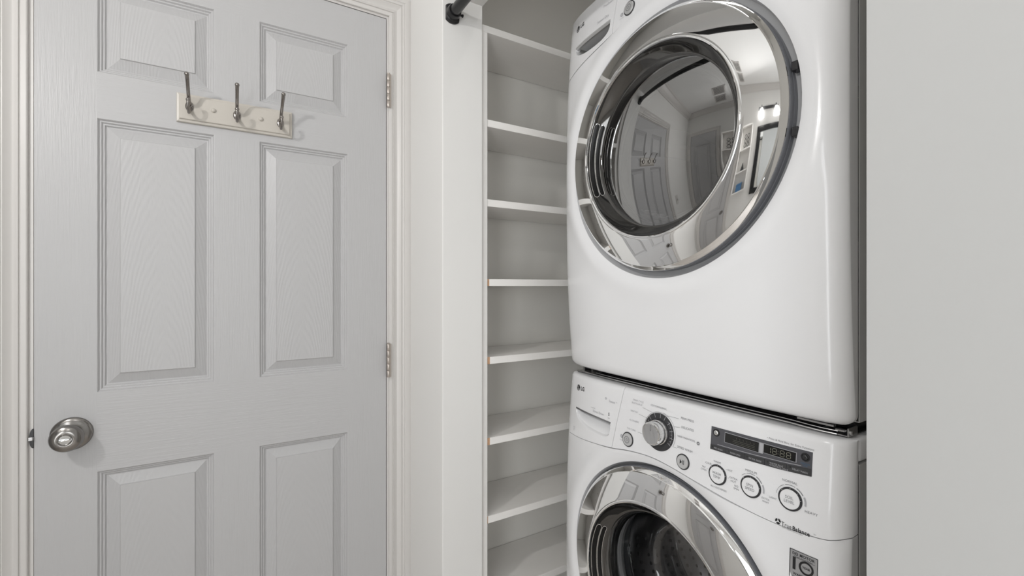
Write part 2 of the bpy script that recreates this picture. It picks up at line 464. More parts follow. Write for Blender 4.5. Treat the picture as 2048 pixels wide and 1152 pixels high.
for v in b2.verts: v.co.x, v.co.z = kx+v.co.x*ca-v.co.z*sa, kz+v.co.x*sa+v.co.z*ca
tm = bpy.data.meshes.new('t'); b2.to_mesh(tm); b2.free(); b.from_mesh(tm); bpy.data.meshes.remove(tm)
finish('turn_button', b, 'silver', kn, smooth=30)
# strike and latch in the gap at the knob side
b = B(); lathe(b, [(0, 0), (.021, 0), (.021, .0012), (0, .0012)], (-.3700, 1.3792, .9035), '-y', 40)
for v in b.verts: v.co.x = min(-.3694, -.3700 + (v.co.x+.3700)*.30)
finish('strike_plate', b, 'dark_plastic', door)
b = B(); box(b, -.3772, -.3692, 1.3735, 1.3800, .8995, .9075, .0012); finish('latch_bolt', b, 'kit', door)

# ------------------------------------------------------------------ coat rack
bx0, bx1, bz0, bz1 = -.1200, .1352, 1.6335, 1.7045
rack = empty('coat_rack', ((bx0+bx1)/2, DY, bz0), 'cream wooden rack with three pewter hooks screwed to the panelled door', 'coat rack')
b = B()
prof = [(-.0, 0), (-.0, .004), (.0012, .0075), (.0052, .0085), (.0065, .0095), (.0072, .0125), (.0085, .0132)]
rings = []
for d, t in prof: rings.append([b.verts.new(p) for p in ((bx0+d, DY-t, bz0+d), (bx1-d, DY-t, bz0+d), (bx1-d, DY-t, bz1-d), (bx0+d, DY-t, bz1-d))])
for a, c in zip(rings, rings[1:]):
    for k in range(4): b.faces.new((a[k], a[(k+1) % 4], c[(k+1) % 4], c[k]))
b.faces.new(rings[-1]); b.faces.new(rings[0][::-1])
finish('backboard', b, 'rack', rack)
YF = DY-.0132
for hx, hz, lean in ((-.0932, 1.6715, -.0010), (.0065, 1.6690, .0), (.1058, 1.6680, .0022)):
    b = B(); lathe(b, [(0, 0), (.0085, 0), (.0085, .0015), (.0065, .0035), (0, .0042)], (hx, YF, hz), '-y', 32)
    for v in b.verts: v.co.z = hz + (v.co.z-hz)*1.45
    hk = finish('hook', b, 'hook_metal', rack, smooth=True)
    up = smooth_path([(hx, YF-.001, hz+.004), (hx, YF-.012, hz+.006), (hx+lean*.2, YF-.024, hz+.016), (hx+lean*.8, YF-.034, hz+.034), (hx+lean*1.2, YF-.048, hz+.050), (hx+lean*1.2, YF-.060, hz+.056)], 6)
    n = len(up); rr = [.0047-.0009*math.sin(PI*i/(n-1)) for i in range(n)]
    b = B(); tube(b, up, rr, 14, 1.0); 
    bmesh.ops.create_uvsphere(b, u_segments=16, v_segments=10, radius=.0052, matrix=Matrix.Translation(up[-1]))
    finish('upper_prong', b, 'hook_metal', hk, smooth=True)
    lo = smooth_path([(hx, YF-.001, hz-.002), (hx, YF-.008, hz-.012), (hx, YF-.020, hz-.021), (hx, YF-.034, hz-.016), (hx, YF-.040, hz-.003), (hx, YF-.038, hz+.004)], 6)
    n = len(lo)
    b = B(); tube(b, lo, [.0042-.001*math.sin(PI*i/(n-1)) for i in range(n)], 14, 1.0)
    bmesh.ops.create_uvsphere(b, u_segments=16, v_segments=10, radius=.0050, matrix=Matrix.Translation(lo[-1]))
    finish('lower_prong', b, 'hook_metal', hk, smooth=True)
for px_, pz_ in ((-.0440, 1.6715), (.0603, 1.6700)):
    b = B(); lathe(b, [(0, -.001), (.0056, -.001), (.0056, .001), (.0046, .0036), (.0025, .0050), (0, .0054)], (px_, YF, pz_), '-y', 24)
    finish('screw_plug', b, 'rack', rack, smooth=True)

# ------------------------------------------------------------------ curtain rod
RX, RZ = .492, 1.9500
rod = empty('curtain_rod', (RX, (YJ+YR)/2, RZ-.03), 'black tension rod across the top of the closet opening', 'curtain rod')
b = B(); lathe(b, [(0, 0), (.0138, 0), (.0138, YJ-YR-.012), (0, YJ-YR-.012)], (RX, YJ-.006, RZ), '-y', 40); finish('rod', b, 'black', rod, smooth=True)
for yy, ax in ((YJ, '-y'), (YR, '+y')):
    b = B(); lathe(b, [(0, 0), (.026, 0), (.026, .004), (.0245, .006), (.0225, .0065), (.0190, .008), (.0178, .020), (.0170, .022), (.0139, .022)], (RX, yy, RZ), ax, 48)
    for v in b.verts:
        r = math.hypot(v.co.x-RX, v.co.z-RZ)
        if r > .019: v.co.x = RX + max(-.0185, min(.0185, v.co.x-RX))
    fg = finish('flange', b, 'black', rod, smooth=35)
    s = -1 if ax == '-y' else 1
    b = B(); lathe(b, [(0, 0), (.0028, 0), (.0028, .006), (.0042, .0065), (.0042, .009), (0, .0095)], (RX+.0165, yy+s*.014, RZ-.004), '+x', 16)
    finish('set_screw', b, 'black', fg, smooth=35)

# ------------------------------------------------------------------ shelves
YF_, YBK = 1.130, 1.3295
su = empty('shelving_unit', (1.1, 1.22, 0), 'white built-in closet shelves left of the stacked machines', 'shelves')
b = B(); box(b, XI+.0005, .6055, YF_-.001, YBK-.0015, 0, 1.941, .0006, 1); sp = finish('side_panel', b, 'shelf', su)
b = B()
for yy in (YF_+.035, YBK-.035):
    for k in range(3, 60):
        z = .05+k*.032
        if any(abs(z-s) < .022 for s in (.365, .5876, .8066, 1.0335, 1.2524, 1.4756, 1.6988)): continue
        lathe(b, [(0, .0004), (.0026, .0004), (.0026, 0)], (.6055, yy, z), '+x', 8)
o = finish('peg_holes', b, 'hole', sp); o['kind'] = 'stuff'
b = B(); box(b, XI+.0005, XBK-.001, YF_-.0015, YBK-.0015, 1.941, 1.9605, .0006, 1); finish('shelf', b, 'shelf', su)
for top, bare in ((1.6988, .0), (1.4756, 0), (1.2524, .0055), (1.0335, .0075), (.8066, .0075), (.5876, .0015), (.365, 0), (.142, 0)):
    b = B(); box(b, .6062, XBK-.001, YF_+.0006, YBK-.0022, top-.0197, top, .0005, 1)
    bm_ = finish('shelf', b, 'shelf', su)
    if bare:
        b = B(); box(b, .6062, .6062+bare, YF_-.0004, YF_+.0006, top-.0197, top); finish('bare_end', b, 'chip', bm_)
    b = B(); box(b, .6062+bare, XBK-.001, YF_-.0008, YF_+.0006, top-.0199, top+.0001, .0004, 1); finish('edge_band', b, 'shelf', bm_)

# ------------------------------------------------------------------ washer and dryer
YC, HW = .6638, .3388
Y0, Y1 = YC-HW, YC+HW
def fx(Y, z):
    u = min(1.0, abs((Y-YC)/HW)); v = min(1.0, abs((z-.52)/.475))
    q = (Y-YC)/HW; d = min(.032, max(0, Y0+.032-Y)); g = max(0, q-.94)/.06
    return .782+(.024 if q > 0 else .010)*u**6-.022*(1-v**2.5)+.034-math.sqrt(.034**2-d*d)+.002*g*g
DYc, DZc, RH = .665, .568, .2845
DX = 0.0
def dish(Y, z):
    r = math.hypot(Y-DYc, z-DZc); t = max(0, 1-(r-RH)/.030)
    return -.0035*math.sin(PI*min(1, max(0, 1-(r-RH)/.055)))+ .005*t*t
SEAM_W = ([.3167, .325, .352, .42, .5, .573, .64, .69, .75, .813, .9, .98, 1.0026], [.8520, .8490, .8415, .8368, .8410, .8500, .8590, .8625, .8575, .8460, .8370, .8325, .8320])
SEAM_D = ([.3167, .34, .43, .52, .60, .66, .72, .80, .89, .98, 1.0026], [.830, .833, .850, .868, .881, .8845, .881, .868, .850, .832, .829])

def top_round(z, zt, r=.008):
    d = max(0, z-(zt-r)); d = min(d, r)
    return r-math.sqrt(max(0, r*r-d*d))

def text_into(bm, s, Yc, zc, size, zo, align='CENTER', bold=0, off=.0007, lift=None, rot=0, sx=1.0):
    cu = bpy.data.curves.new('t', 'FONT'); cu.body = s; cu.size = size; cu.align_x = align; cu.align_y = 'CENTER'
    cu.offset = bold*size if bold >= .02 else 0; cu.resolution_u = 3; cu.space_character = 1.05
    ob = bpy.data.objects.new('t', cu); COL.objects.link(ob)
    dg = bpy.context.evaluated_depsgraph_get(); me = ob.evaluated_get(dg).to_mesh()
    vs = []
    for v in me.vertices:
        tx, ty = v.co.x*sx, v.co.y
        if rot: tx, ty = tx*math.cos(rot)-ty*math.sin(rot), tx*math.sin(rot)+ty*math.cos(rot)
        Y = Yc-tx; z = zc+ty
        X = (fx(Y, z-zo) if lift is None else lift)-off
        vs.append(bm.verts.new((X, Y, z)))
    for p in me.polygons:
        try: bm.faces.new([vs[i] for i in p.vertices])
        except ValueError: pass
    ob.evaluated_get(dg).to_mesh_clear(); bpy.data.objects.remove(ob); bpy.data.curves.remove(cu)
def arc_into(bm, Yc, zc, r0, r1, a0, a1, zo, off=.0007, n=None, lift=None):
    """angles in degrees clockwise from up, as the viewer sees them"""
    n = n or max(2, int(abs(a1-a0)/6))
    rows = []
    for i in range(n+1):
        a = math.radians(a0+(a1-a0)*i/n)
        row = []
        for r in (r0, r1):
            Y = Yc-r*math.sin(a); z = zc+r*math.cos(a)
            row.append(bm.verts.new(((fx(Y, z-zo) if lift is None else lift)-off, Y, z)))
        rows.append(row)
    for a, c in zip(rows, rows[1:]): bm.faces.new((a[0], a[1], c[1], c[0]))
def line_into(bm, Ya, za, Yb, zb, w_, zo, off=.0007, lift=None, n=4):
    d = Vector((Yb-Ya, zb-za)); L = d.length; d /= L; p = Vector((-d.y, d.x))*w_/2
    prev = None
    for i in range(n+1):
        c = Vector((Ya, za))+d*L*i/n
        cur = []
        for s in (1, -1):
            q = c+p*s; cur.append(bm.verts.new(((fx(q.x, q.y-zo) if lift is None else lift)-off, q.x, q.y)))
        if prev: bm.faces.new((prev[0], prev[1], cur[1], cur[0]))
        prev = cur
def quad_patch(bm, Ya, Yb, za, zb, zo, off, n=8, zf=None):
    """raised pad following the front; returns closed pad"""
    rows = []
    for i in range(n+1):
        Y = Ya+(Yb-Ya)*i/n
        z0, z1 = (za(Y), zb(Y)) if callable(za) else (za, zb)
        r = []
        for z, o in ((z0, -.001), (z0, off), (z1, off), (z1, -.001)):
            r.append(bm.verts.new((fx(Y, z-zo)-o, Y, z)))
        rows.append(r)
    for a, c in zip(rows, rows[1:]):
        for k in range(3): bm.faces.new((a[k], a[k+1], c[k+1], c[k]))
    bm.faces.new(rows[0]); bm.faces.new(rows[-1][::-1])
    return bm

def machine(kind, zo, root):
    global RH, DX
    W = kind == 'washer'
    RH, DX = (.2785, .006) if W else (.2845, 0.0)
    seam = SEAM_W if W else SEAM_D
    zs = lambda Y: slerp(Y, *seam)
    GP = .0007 if W else .0014
    zbot = .10 if W else .052
    ztop = .995
    # ---- front panel: polar mesh from the round opening to its outline
    pts = []
    N = 60
    for i in range(N+1):
        Y = Y1-(Y1-Y0)*i/N; pts.append((Y, zs(Y)-GP))
    for i in range(1, 30): pts.append((Y0, zs(Y0)-GP+(zbot+.015-zs(Y0))*i/30))
    cr = .015
    for i in range(7):
        a = PI/2*i/6; pts.append((Y0+cr-cr*math.cos(a), zbot+cr-cr*math.sin(a)))
    for i in range(1, 36): pts.append((Y0+cr+(Y1-Y0-2*cr)*i/36, zbot))
    for i in range(7):
        a = PI/2*i/6; pts.append((Y1-cr+cr*math.sin(a), zbot+cr-cr*math.cos(a)))
    for i in range(1, 30): pts.append((Y1, zbot+cr+(zs(Y1)-GP-zbot-cr)*i/30))
    bm = B(); rows = []
    ts = [0, .01, .02, .035, .05, .07, .1, .14, .2, .28, .4, .55, .7, .82, .9, .95, .98, 1]
    for (Y, z) in pts:
        a = math.atan2(z-DZc, Y-DYc); yi, zi = DYc+RH*math.cos(a), DZc+RH*math.sin(a)
        col = []
        col.append(bm.verts.new((.788, yi-.0035*math.cos(a), zo+zi-.0035*math.sin(a))))
        for t in ts:
            yy, zz = yi+(Y-yi)*t, zi+(z-zi)*t
            X = fx(yy, zz)+dish(yy, zz)
            if zz < zbot+.014: X += .010*((zbot+.014-zz)/.014)**2
            col.append(bm.verts.new((X, yy, zo+zz)))
        X = col[-1].co.x
        ny, nz = (Y-YC)/HW, 0
        col.append(bm.verts.new((X+.0015, Y, zo+z)))
        col.append(bm.verts.new((X+.004, YC+(Y-YC)*(1 if abs(Y-YC) > HW-.001 else .999), zo+z-(0 if z > zbot+.03 else 0))))
        col.append(bm.verts.new((.821, YC+(Y-YC)*.999, zo+z)))
        rows.append(col)
    n = len(rows)
    for i in range(n):
        a, c = rows[i], rows[(i+1) % n]
        for k in range(len(a)-1): bm.faces.new((a[k], a[k+1], c[k+1], c[k]))
    finish('front_panel', bm, 'enamel', root, smooth=50)
    # annular plate behind the door
    b = B(); lathe(b, [(RH+.001, -.7862), (.230, -.7866), (.200, -.800), (.175, -.812), (.172, -.814), (.172, -.83)], (DX, DYc, zo+DZc), '-x', 96)
    finish('door_seat', b, 'seat', root, smooth=40)
    # ---- top panels
    div = (lambda z: lerp(z, [.846, .988], [.8082, .7802])) if W else (lambda z: lerp(z, [.878, .99], [.808, .793]))
    def pocket(Y, z):
        if W: zt = lerp(Y, [.8176, .9577], [.9045, .9090]); xs, ys = [.8176, .8200, .826, .835, .85, .88, .91, .935, .950, .9577], [.886, .876, .8695, .8660, .8648, .8660, .8700, .8775, .8860, .8975]
        else: zt = lerp(Y, [.8176, .9577], [.9080, .9035]); xs, ys = [.8176, .8200, .826, .835, .85, .88, .91, .935, .950, .9577], [.898, .888, .880, .875, .8705, .868, .869, .8745, .882, .893]
        if Y < .8176 or Y > .9577 or z > zt: return 0
        zb = slerp(Y, xs, ys)
        if z < zb: return 0
        t = (z-zb)/(zt-zb)
        e = min(1, (Y-.8176)/.004, (.9577-Y)/.006)
        if W: return (.020*sstep(t*1.05)+.0045*min(1, t*9))*max(0, e)
        return (.050*sstep(t*2.2)+.0045*min(1, t*9))*max(0, e)
    def top_mesh(yl, yr, ny, nz, pk, name, sideL=False, sideR=False):
        """yl(z): left edge (high Y), yr(z): right edge"""
        bm = B(); rows = []
        svals = ([.5*i/90 for i in range(91)]+[.5001]+[.5001+.4*i/24 for i in range(1, 25)] if pk else [i/nz*.93 for i in range(nz+1)])+[.945, .96, .972, .982, .990, .996, 1.0]; nz = len(svals)-1
        for i in range(ny+1):
            t = i/ny; col = []
            for s in svals:
                # z between seam and top for this column; edges follow divider
                zg = .84+s*(ztop-.84)
                Y = yl(zg)+(yr(zg)-yl(zg))*t
                z0_ = zs(Y)+GP
                z = z0_+(ztop-z0_)*s
                if pk:      # rows follow the upper edge of the grip
                    zk = lerp(Y, [.8176, .9577], [.9045, .9090]) if W else lerp(Y, [.8176, .9577], [.9080, .9035])
                    z = z0_+(zk-1e-6-z0_)*s/.5 if s <= .5 else zk+.0004+(ztop-zk-.0004)*(s-.5001)/.4999
                    Y = yl(z)+(yr(z)-yl(z))*t; 
                    zk2 = lerp(Y, [.8176, .9577], [.9045, .9090]) if W else lerp(Y, [.8176, .9577], [.9080, .9035])
                    z += zk2-zk if s < .75 and s > .02 else 0
                    if s <= .5: z = min(z, zk2-1e-6)
                else: Y = yl(z)+(yr(z)-yl(z))*t
                X = fx(Y, z)+top_round(z, ztop, .010 if W else .006)
                if pk: X += pocket(Y, z)
                # lower outer corner rounding
                col.append((X, Y, zo+z))
            rows.append(col)
        V = [[bm.verts.new(p) for p in col] for col in rows]
        for i in range(ny):
            for k in range(nz): bm.faces.new((V[i][k], V[i+1][k], V[i+1][k+1], V[i][k+1]))
        if pk and not W:  # deep grip faces on the dryer get the painted shade colour
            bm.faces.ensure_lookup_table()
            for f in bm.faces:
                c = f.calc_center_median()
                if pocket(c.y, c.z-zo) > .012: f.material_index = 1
        # thickness: border going back
        border = [V[i][0] for i in range(ny+1)]+[V[ny][k] for k in range(1, nz+1)]+[V[i][nz] for i in range(ny-1, -1, -1)]+[V[0][k] for k in range(nz-1, 0, -1)]
        m = len(border); r1 = []; 
        for v in border: r1.append(bm.verts.new((max(.821, v.co.x), YC+(v.co.y-YC)*.999, v.co.z)))
        for i in range(m): bm.faces.new((border[i], r1[i], r1[(i+1) % m], border[(i+1) % m]))
        return finish(name, bm, ['enamel', 'recess_shade'] if pk and not W else 'enamel', root, smooth=45)
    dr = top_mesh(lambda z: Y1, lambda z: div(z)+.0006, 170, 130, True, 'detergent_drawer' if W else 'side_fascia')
    cp = top_mesh(lambda z: div(z)-.0006, lambda z: Y0, 70, 36, False, 'control_panel')
    # dark liner behind the seams
    b = B(); box(b, .8215, .8285, Y0+.0035, Y1-.0035, zo+.81, zo+ztop-.022); finish('seam_liner', b, 'dark_plastic', root)
    b = B(); box(b, .8185, .826, Y0+.0025, Y0+.006, zo+zbot+.02, zo+.84); box(b, .8185, .826, Y1-.006, Y1-.0025, zo+zbot+.02, zo+.84); box(b, .8185, .826, Y0+.02, Y1-.02, zo+zbot+.0025, zo+zbot+.006)
    o_ = finish('panel_gap_strip', b, 'dark_plastic', root); o_['kind'] = 'stuff'
    # handle lip
    b = B()
    ya, yb = .9577, .8176
    zt = (lambda Y: lerp(Y, [.8176, .9577], [.9045, .9090])) if W else (lambda Y: lerp(Y, [.8176, .9577], [.9080, .9035]))
    rows = []
    for i in range(21):
        Y = ya+(yb-ya)*i/20; z = zo+zt(Y); X = fx(Y, z-zo)
        rows.append([b.verts.new(p) for p in ((X-.0008, Y, z+.0008), (X-.0014, Y, z-.0030), (X+.003, Y, z-.0052), (X+.008, Y, z-.0045), (X+.008, Y, z+.0008))])
    for a, c in zip(rows, rows[1:]):
        for k in range(5): b.faces.new((a[k], a[(k+1) % 5], c[(k+1) % 5], c[k]))
    b.faces.new(rows[0]); b.faces.new(rows[-1][::-1])
    finish('handle_lip', b, 'lip' if W else 'btn', dr)
    # ---- cabinet
    b = B()
    zb, zt_ = zo+(.0 if W else .052)+.004, zo+(.955 if W else .992)
    # open-fronted shell
    x0, x1, y0, y1 = .8245, 1.55, Y0+.0004, Y1-.0004
    if W: zb = .018
    for (p, q, r, s) in (((x0, y0, zb), (x1, y0, zb), (x1, y0, zt_), (x0, y0, zt_)), ((x0, y1, zb), (x1, y1, zb), (x1, y1, zt_), (x0, y1, zt_)),
                         ((x0, y0, zb), (x0, y1, zb), (x1, y1, zb), (x1, y0, zb)), ((x0, y0, zt_), (x0, y1, zt_), (x1, y1, zt_), (x1, y0, zt_)),
                         ((x1, y0, zb), (x1, y1, zb), (x1, y1, zt_), (x1, y0, zt_))):
        b.faces.new([b.verts.new(v) for v in (p, q, r, s)])
    bmesh.ops.remove_doubles(b, verts=b.verts, dist=1e-5)
    cab = finish('cabinet', b, 'side', root)
    md = cab.modifiers.new('thickness', 'SOLIDIFY'); md.thickness = .0015; md.offset = 0
    if W:
        b = B(); box(b, .825, 1.555, Y0-.0002, Y1+.0002, .9575, .9945, .006, 3); finish('lid', b, 'enamel', root, smooth=40)
        b = B(); box(b, .81, .84, Y0+.01, Y1-.01, .018, .098); finish('toe_panel', b, 'enamel', root)
        for yy in (Y0+.05, Y1-.05):
            for xx in (.88, 1.5):
                b = B(); lathe(b, [(0, 0), (.022, 0), (.022, .006), (.012, .008), (.012, .019), (0, .019)], (xx, yy, 0), '+z', 24); finish('foot', b, 'dark_plastic', root, smooth=40)
    # ---- door: ring with smoked or clear glass
    sg = 160
    ring_prof = [(.1955, -.7440), (.1958, -.7385), (.1968, -.7360), (.1984, -.7350), (.2005, -.7350), (.2022, -.7356), (.2034, -.7365)]
    for i in range(0, 13):
        t = i/12; ring_prof.append((.2042+.0554*t, -.7366-.0103*t-.0053*t*t))
    ring_prof += [(.2606, -.7535), (.2618, -.7545), (.2670, -.7585), (.2688, -.7605), (.2692, -.7625)]
    b = B(); lathe(b, ring_prof, (DX, DYc, zo+DZc), '-x', sg)
    ring = finish('door_ring', b, 'chrome', root, smooth=25); ring['label'] = 'polished chrome door ring'
    b = B(); lathe(b, [(.2692, -.7625), (.2700, -.764), (.2700, -.772), (.2690, -.7735), (.2690, -.7755), (.2700, -.7770), (.2695, -.7862), (.19, -.800), (.172, -.800)], (DX, DYc, zo+DZc), '-x', sg)
    finish('door_rim', b, 'door_side', ring, smooth=30)
    # dark channel between ring and glass
    b = B(); lathe(b, [(.1956, -.7400), (.1950, -.7430), (.1870, -.7530), (.1780, -.7650), (.1750, -.7675), (.1725, -.7680), (.1700, -.7710), (.1650, -.785), (.1645, -.800)], (DX, DYc, zo+DZc), '-x', sg)
    ch = finish('glass_surround', b, 'channel', ring, smooth=30); ch['label'] = 'dark glossy channel around the glass'
    if W:
        bp = [(.1725, -.7690), (.1690, -.7715), (.1640, -.7800), (.1580, -.800), (.1500, -.840), (.1400, -.875)]
        for i in range(1, 11):
            a = PI/2*i/10; bp.append((.112+.028*math.cos(a), -.875-.028*math.sin(a)))
        bp += [(.07, -.907), (0, -.910)]
        b = B(); lathe(b, bp, (DX, DYc, zo+DZc), '-x', 128)
        g = finish('door_glass', b, 'glass_washer', ring, smooth=60); g['label'] = 'clear moulded glass bowl of the door'
    else:
        gp = []; R = .66; rg = .1722
        s0 = R-math.sqrt(R*R-rg*rg)
        for i in range(0, 25):
            q = rg*(1-i/24); gp.append((max(q, 0), -.7680+(s0-(R-math.sqrt(R*R-q*q)))))
        b = B(); lathe(b, gp, (DX, DYc, zo+DZc), '-x', sg)
        g = finish('door_glass', b, 'glass_dryer', ring, smooth=True); g['label'] = 'smoked mirror-like door glass'
        b = B(); lathe(b, [(.1560, -.790), (.1540, -.80), (.1480, -.83), (.1300, -.865), (.09, -.878), (0, -.880)], (DX, DYc, zo+DZc), '-x', 96); finish('inner_bowl', b, 'glass_bowl', ring, smooth=True)
        b = B(); tube(b, [(.792, DYc+.1560*math.cos(q*PI/40), zo+DZc+.1560*math.sin(q*PI/40)) for q in range(81)], .0022, 8, cap=False); finish('bowl_rim', b, 'dull_chrome', ring, smooth=True)
    # grip slots at the left of the glass, lying on the sloping channel
    def chan(t, a, off):
        rr = .1950-.0175*t-off*.80; X = DX+.743+.0225*t-off*.60
        return (X, DYc+rr*math.cos(a), zo+DZc+rr*math.sin(a))
    for tc, tw in ((.26, .21), (.73, .175)):
        b = B(); rows = []; ns = 40; edge_a, edge_b = [], []
        for i in range(ns+1):
            ti = .5-.5*math.cos(PI*i/ns); a = math.radians(-27+55*ti); q = abs(2*ti-1)
            hw_ = tw*math.sqrt(max(.0, 1-(max(0, q-.91)/.09)**2))+.004
            rows.append([b.verts.new(chan(tc+hw_*k/3, a, .0008-.0003*abs(k)/3)) for k in range(-3, 4)])
            edge_a.append(chan(tc-hw_*1.03, a, .0007)); edge_b.append(chan(tc+hw_*1.03, a, .0007))
        for p, q in zip(rows, rows[1:]):
            for k in range(6): b.faces.new((p[k], p[k+1], q[k+1], q[k]))
        h = finish('grip_slot', b, 'slot', ring, smooth=True); h['label'] = 'black grip slot beside the glass'
        b = B(); tube(b, edge_a+edge_b[::-1]+[edge_a[0]], .0007, 6, cap=False); finish('grip_rim', b, 'chrome', h, smooth=True)
    # hinge blocks at the right
    for aa in (-11, 11):
        a = math.radians(180+aa)
        b = B(); cy, cz = DYc+.2775*math.cos(a), zo+DZc+.2775*math.sin(a)
        box(b, .7690, .786, cy-.0050, cy+.0050, cz-.0075, cz+.0075, .001)
        h = finish('door_hinge', b, 'dark_plastic', ring)
    # gasket, drum
    b = B(); lathe(b, [(.176, -.812), (.176, -.82), (.168, -.825), (.178, -.835), (.186, -.845), (.182, -.855), (.184, -.862), (.200, -.868), (.240, -.870)], (DX, DYc, zo+DZc), '-x', 96)
    finish('gasket', b, 'rubber' if W else 'side', root, smooth=60)
    b = B(); dp = [(.215, -.868), (.222, -.872), (.225, -.885), (.240, -.895)]
    for i in range(20): dp.append((.240-.0022*(i % 2), -.905-.021*i))
    dp += [(.235, -1.33), (.2, -1.34), (.06, -1.33), (.05, -1.32), (0, -1.318)]
    lathe(b, dp, (DX, DYc, zo+DZc), '-x', 96)
    drum = finish('drum', b, 'steel' if W else 'drum_grey', root, smooth=40)
    b = B()
    for k in range(72 if W else 0):
        if k % 24 in (0, 1, 23): continue
        for j in range(12):
            a = 2*PI*(k+.5*(j % 2))/72; xx = .92+j*.032
            c = Vector((xx, DYc+.2374*math.cos(a), zo+DZc+.2374*math.sin(a)))
            t1 = Vector((1, 0, 0)); t2 = Vector((0, -math.sin(a), math.cos(a)))
            b.faces.new([b.verts.new(c+t1*.0045*math.cos(q*PI/4)+t2*.0045*math.sin(q*PI/4)) for q in range(8)])
    for rr in (.08, .11, .14, .17, .2):
        for k in range(int(rr*220)):
            a = 2*PI*k/int(rr*220); c = Vector((1.327, DYc+rr*math.cos(a), zo+DZc+rr*math.sin(a)))
            b.faces.new([b.verts.new(c+Vector((0, .0045*math.cos(q*PI/4), .0045*math.sin(q*PI/4)))) for q in range(8)])
    if not W:
        for v in list(b.verts): pass
    o = finish('drum_holes', b, 'hole', drum); o['kind'] = 'stuff'
    if W:
        b = B(); tube(b, [(.876, DYc+.196*math.cos(q*PI/48), zo+DZc+.196*math.sin(q*PI/48)) for q in range(97)], .0035, 8, cap=False); finish('drum_lip', b, 'chrome', drum, smooth=True)
    for k in range(3):
        a0 = 2*PI*k/3+.35
        b = B(); rows = []
        for i in range(9):
            xx = .91+.40*i/8; tw = a0+.12*math.sin(PI*i/8)
            h = .055*min(1, (i+.6)/1.5, (8.6-i)/1.5)
            row = []
            for (da, rr) in ((-.16, .239), (-.09, .239-h*.75), (-.03, .239-h), (.03, .239-h), (.09, .239-h*.75), (.16, .239)):
                row.append(b.verts.new((xx, DYc+rr*math.cos(tw+da), zo+DZc+rr*math.sin(tw+da))))
            rows.append(row)
        for p, q in zip(rows, rows[1:]):
            for j in range(5): b.faces.new((p[j], p[j+1], q[j+1], q[j]))
        b.faces.new(rows[0]); b.faces.new(rows[-1][::-1])
        finish('drum_paddle', b, 'steel' if W else 'side', drum, smooth=40)
    if not W:
        b = B()   # lint filter grille low in the door opening
        for k in range(9):
            yy = DYc-.085+k*.021
            zz = zo+DZc-math.sqrt(max(0, .163**2-(yy-DYc)**2))+.006
            box(b, .815, .852, yy-.003, yy+.003, zz, zz+.010, .001, 1)
        for xx in (.815, .833, .850):
            pp = []
            for k in range(17):
                yy = DYc-.09+k*.0115; pp.append((xx, yy, zo+DZc-math.sqrt(max(0, .163**2-(yy-DYc)**2))+.011))
            tube(b, pp, .002, 6)
        finish('lint_filter', b, 'print_white', root, smooth=40)
    return dr, cp, ring

def badge(parent, Yl, zl, zo, s=1.0):
    b = B(); arc_into(b, Yl, zl, 0, .0072*s, 0, 360, zo, .0007, 24)
    t = B()
    arc_into(t, Yl, zl, .0050*s, .0058*s, 95, 355, zo, .0010, 20)
    line_into(t, Yl+.0006*s, zl+.0030*s, Yl+.0006*s, zl-.0028*s, .0009*s, zo, .0010)
    line_into(t, Yl+.0006*s, zl-.0028*s, Yl-.0018*s, zl-.0028*s, .0009*s, zo, .0010)
    arc_into(t, Yl+.0026*s, zl+.0018*s, 0, .0008*s, 0, 360, zo, .0010, 10)
    finish('emblem', b, 'print_dark', parent); finish('emblem_mark', t, 'print_white', parent)
    b = B(); text_into(b, 'LG', Yl-.0110*s, zl-.0002, .0125*s, zo, 'LEFT', .035)
    finish('maker_lettering', b, 'print_dark', parent)

def conform(bm, Yc, zc, zo):
    c = fx(Yc, zc-zo)
    for v in bm.verts: v.co.x += fx(v.co.y, v.co.z-zo)-c
    return bm
def dome_button(parent, Yc, zc, r, zo, name, m='btn', rim='dial_dark', h=.0035, mark=None):
    X = fx(Yc, zc-zo)
    b = B(); lathe(b, [(r, -.001), (r, .0012), (r*.97, .0018), (r*.88, .0018), (r*.86, .0008)], (X, Yc, zc), '-x', 48); conform(b, Yc, zc, zo); rr = finish(name+'_rim', b, rim, parent, smooth=30)
    b = B(); lathe(b, [(r*.86, -.001), (r*.86, h*.6), (r*.80, h), (r*.4, h*1.12), (0, h*1.15)], (X, Yc, zc), '-x', 48); conform(b, Yc, zc, zo); bb = finish(name, b, m, parent, smooth=35)
    return bb, h*1.16+.0004

# ---- washer
washer = empty('washing_machine', (1.17, YC, 0), 'white front-loading washer under the dryer, clear round door and control dial', 'washing machine')
dr, cp, ring = machine('washer', 0, washer)
badge(dr, .9530, .9615, 0, 1.1)
b = B(); text_into(b, 'Steam', .8160, .9535, .0085, 0, 'CENTER', .01); arc_into(b, .8375, .9575, .0015, .0028, 0, 360, 0, n=12)
text_into(b, 'TM', .8010, .9548, .0035, 0)
text_into(b, 'Direct Drive', .8620, .9170, .0088, 0, 'CENTER', .008, sx=.85)
text_into(b, 'INVERTER', .8820, .9243, .0038, 0)
text_into(b, 'WAX', .9630, .8475, .0035, 0); line_into(b, .9665, .8560, .9595, .8560, .0009, 0); line_into(b, .9665, .8560, .9665, .8515, .0006, 0); line_into(b, .9595, .8560, .9595, .8515, .0006, 0); line_into(b, .9665, .8510, .9595, .8510, .0006, 0)
finish('lettering', b, 'print_light', dr)
b = B(); text_into(b, 'S', .8235, .9220, .0105, 0, 'CENTER', .03); text_into(b, 'YEAR', .8235, .9132, .0030, 0)
finish('small_mark', b, 'print', dr)
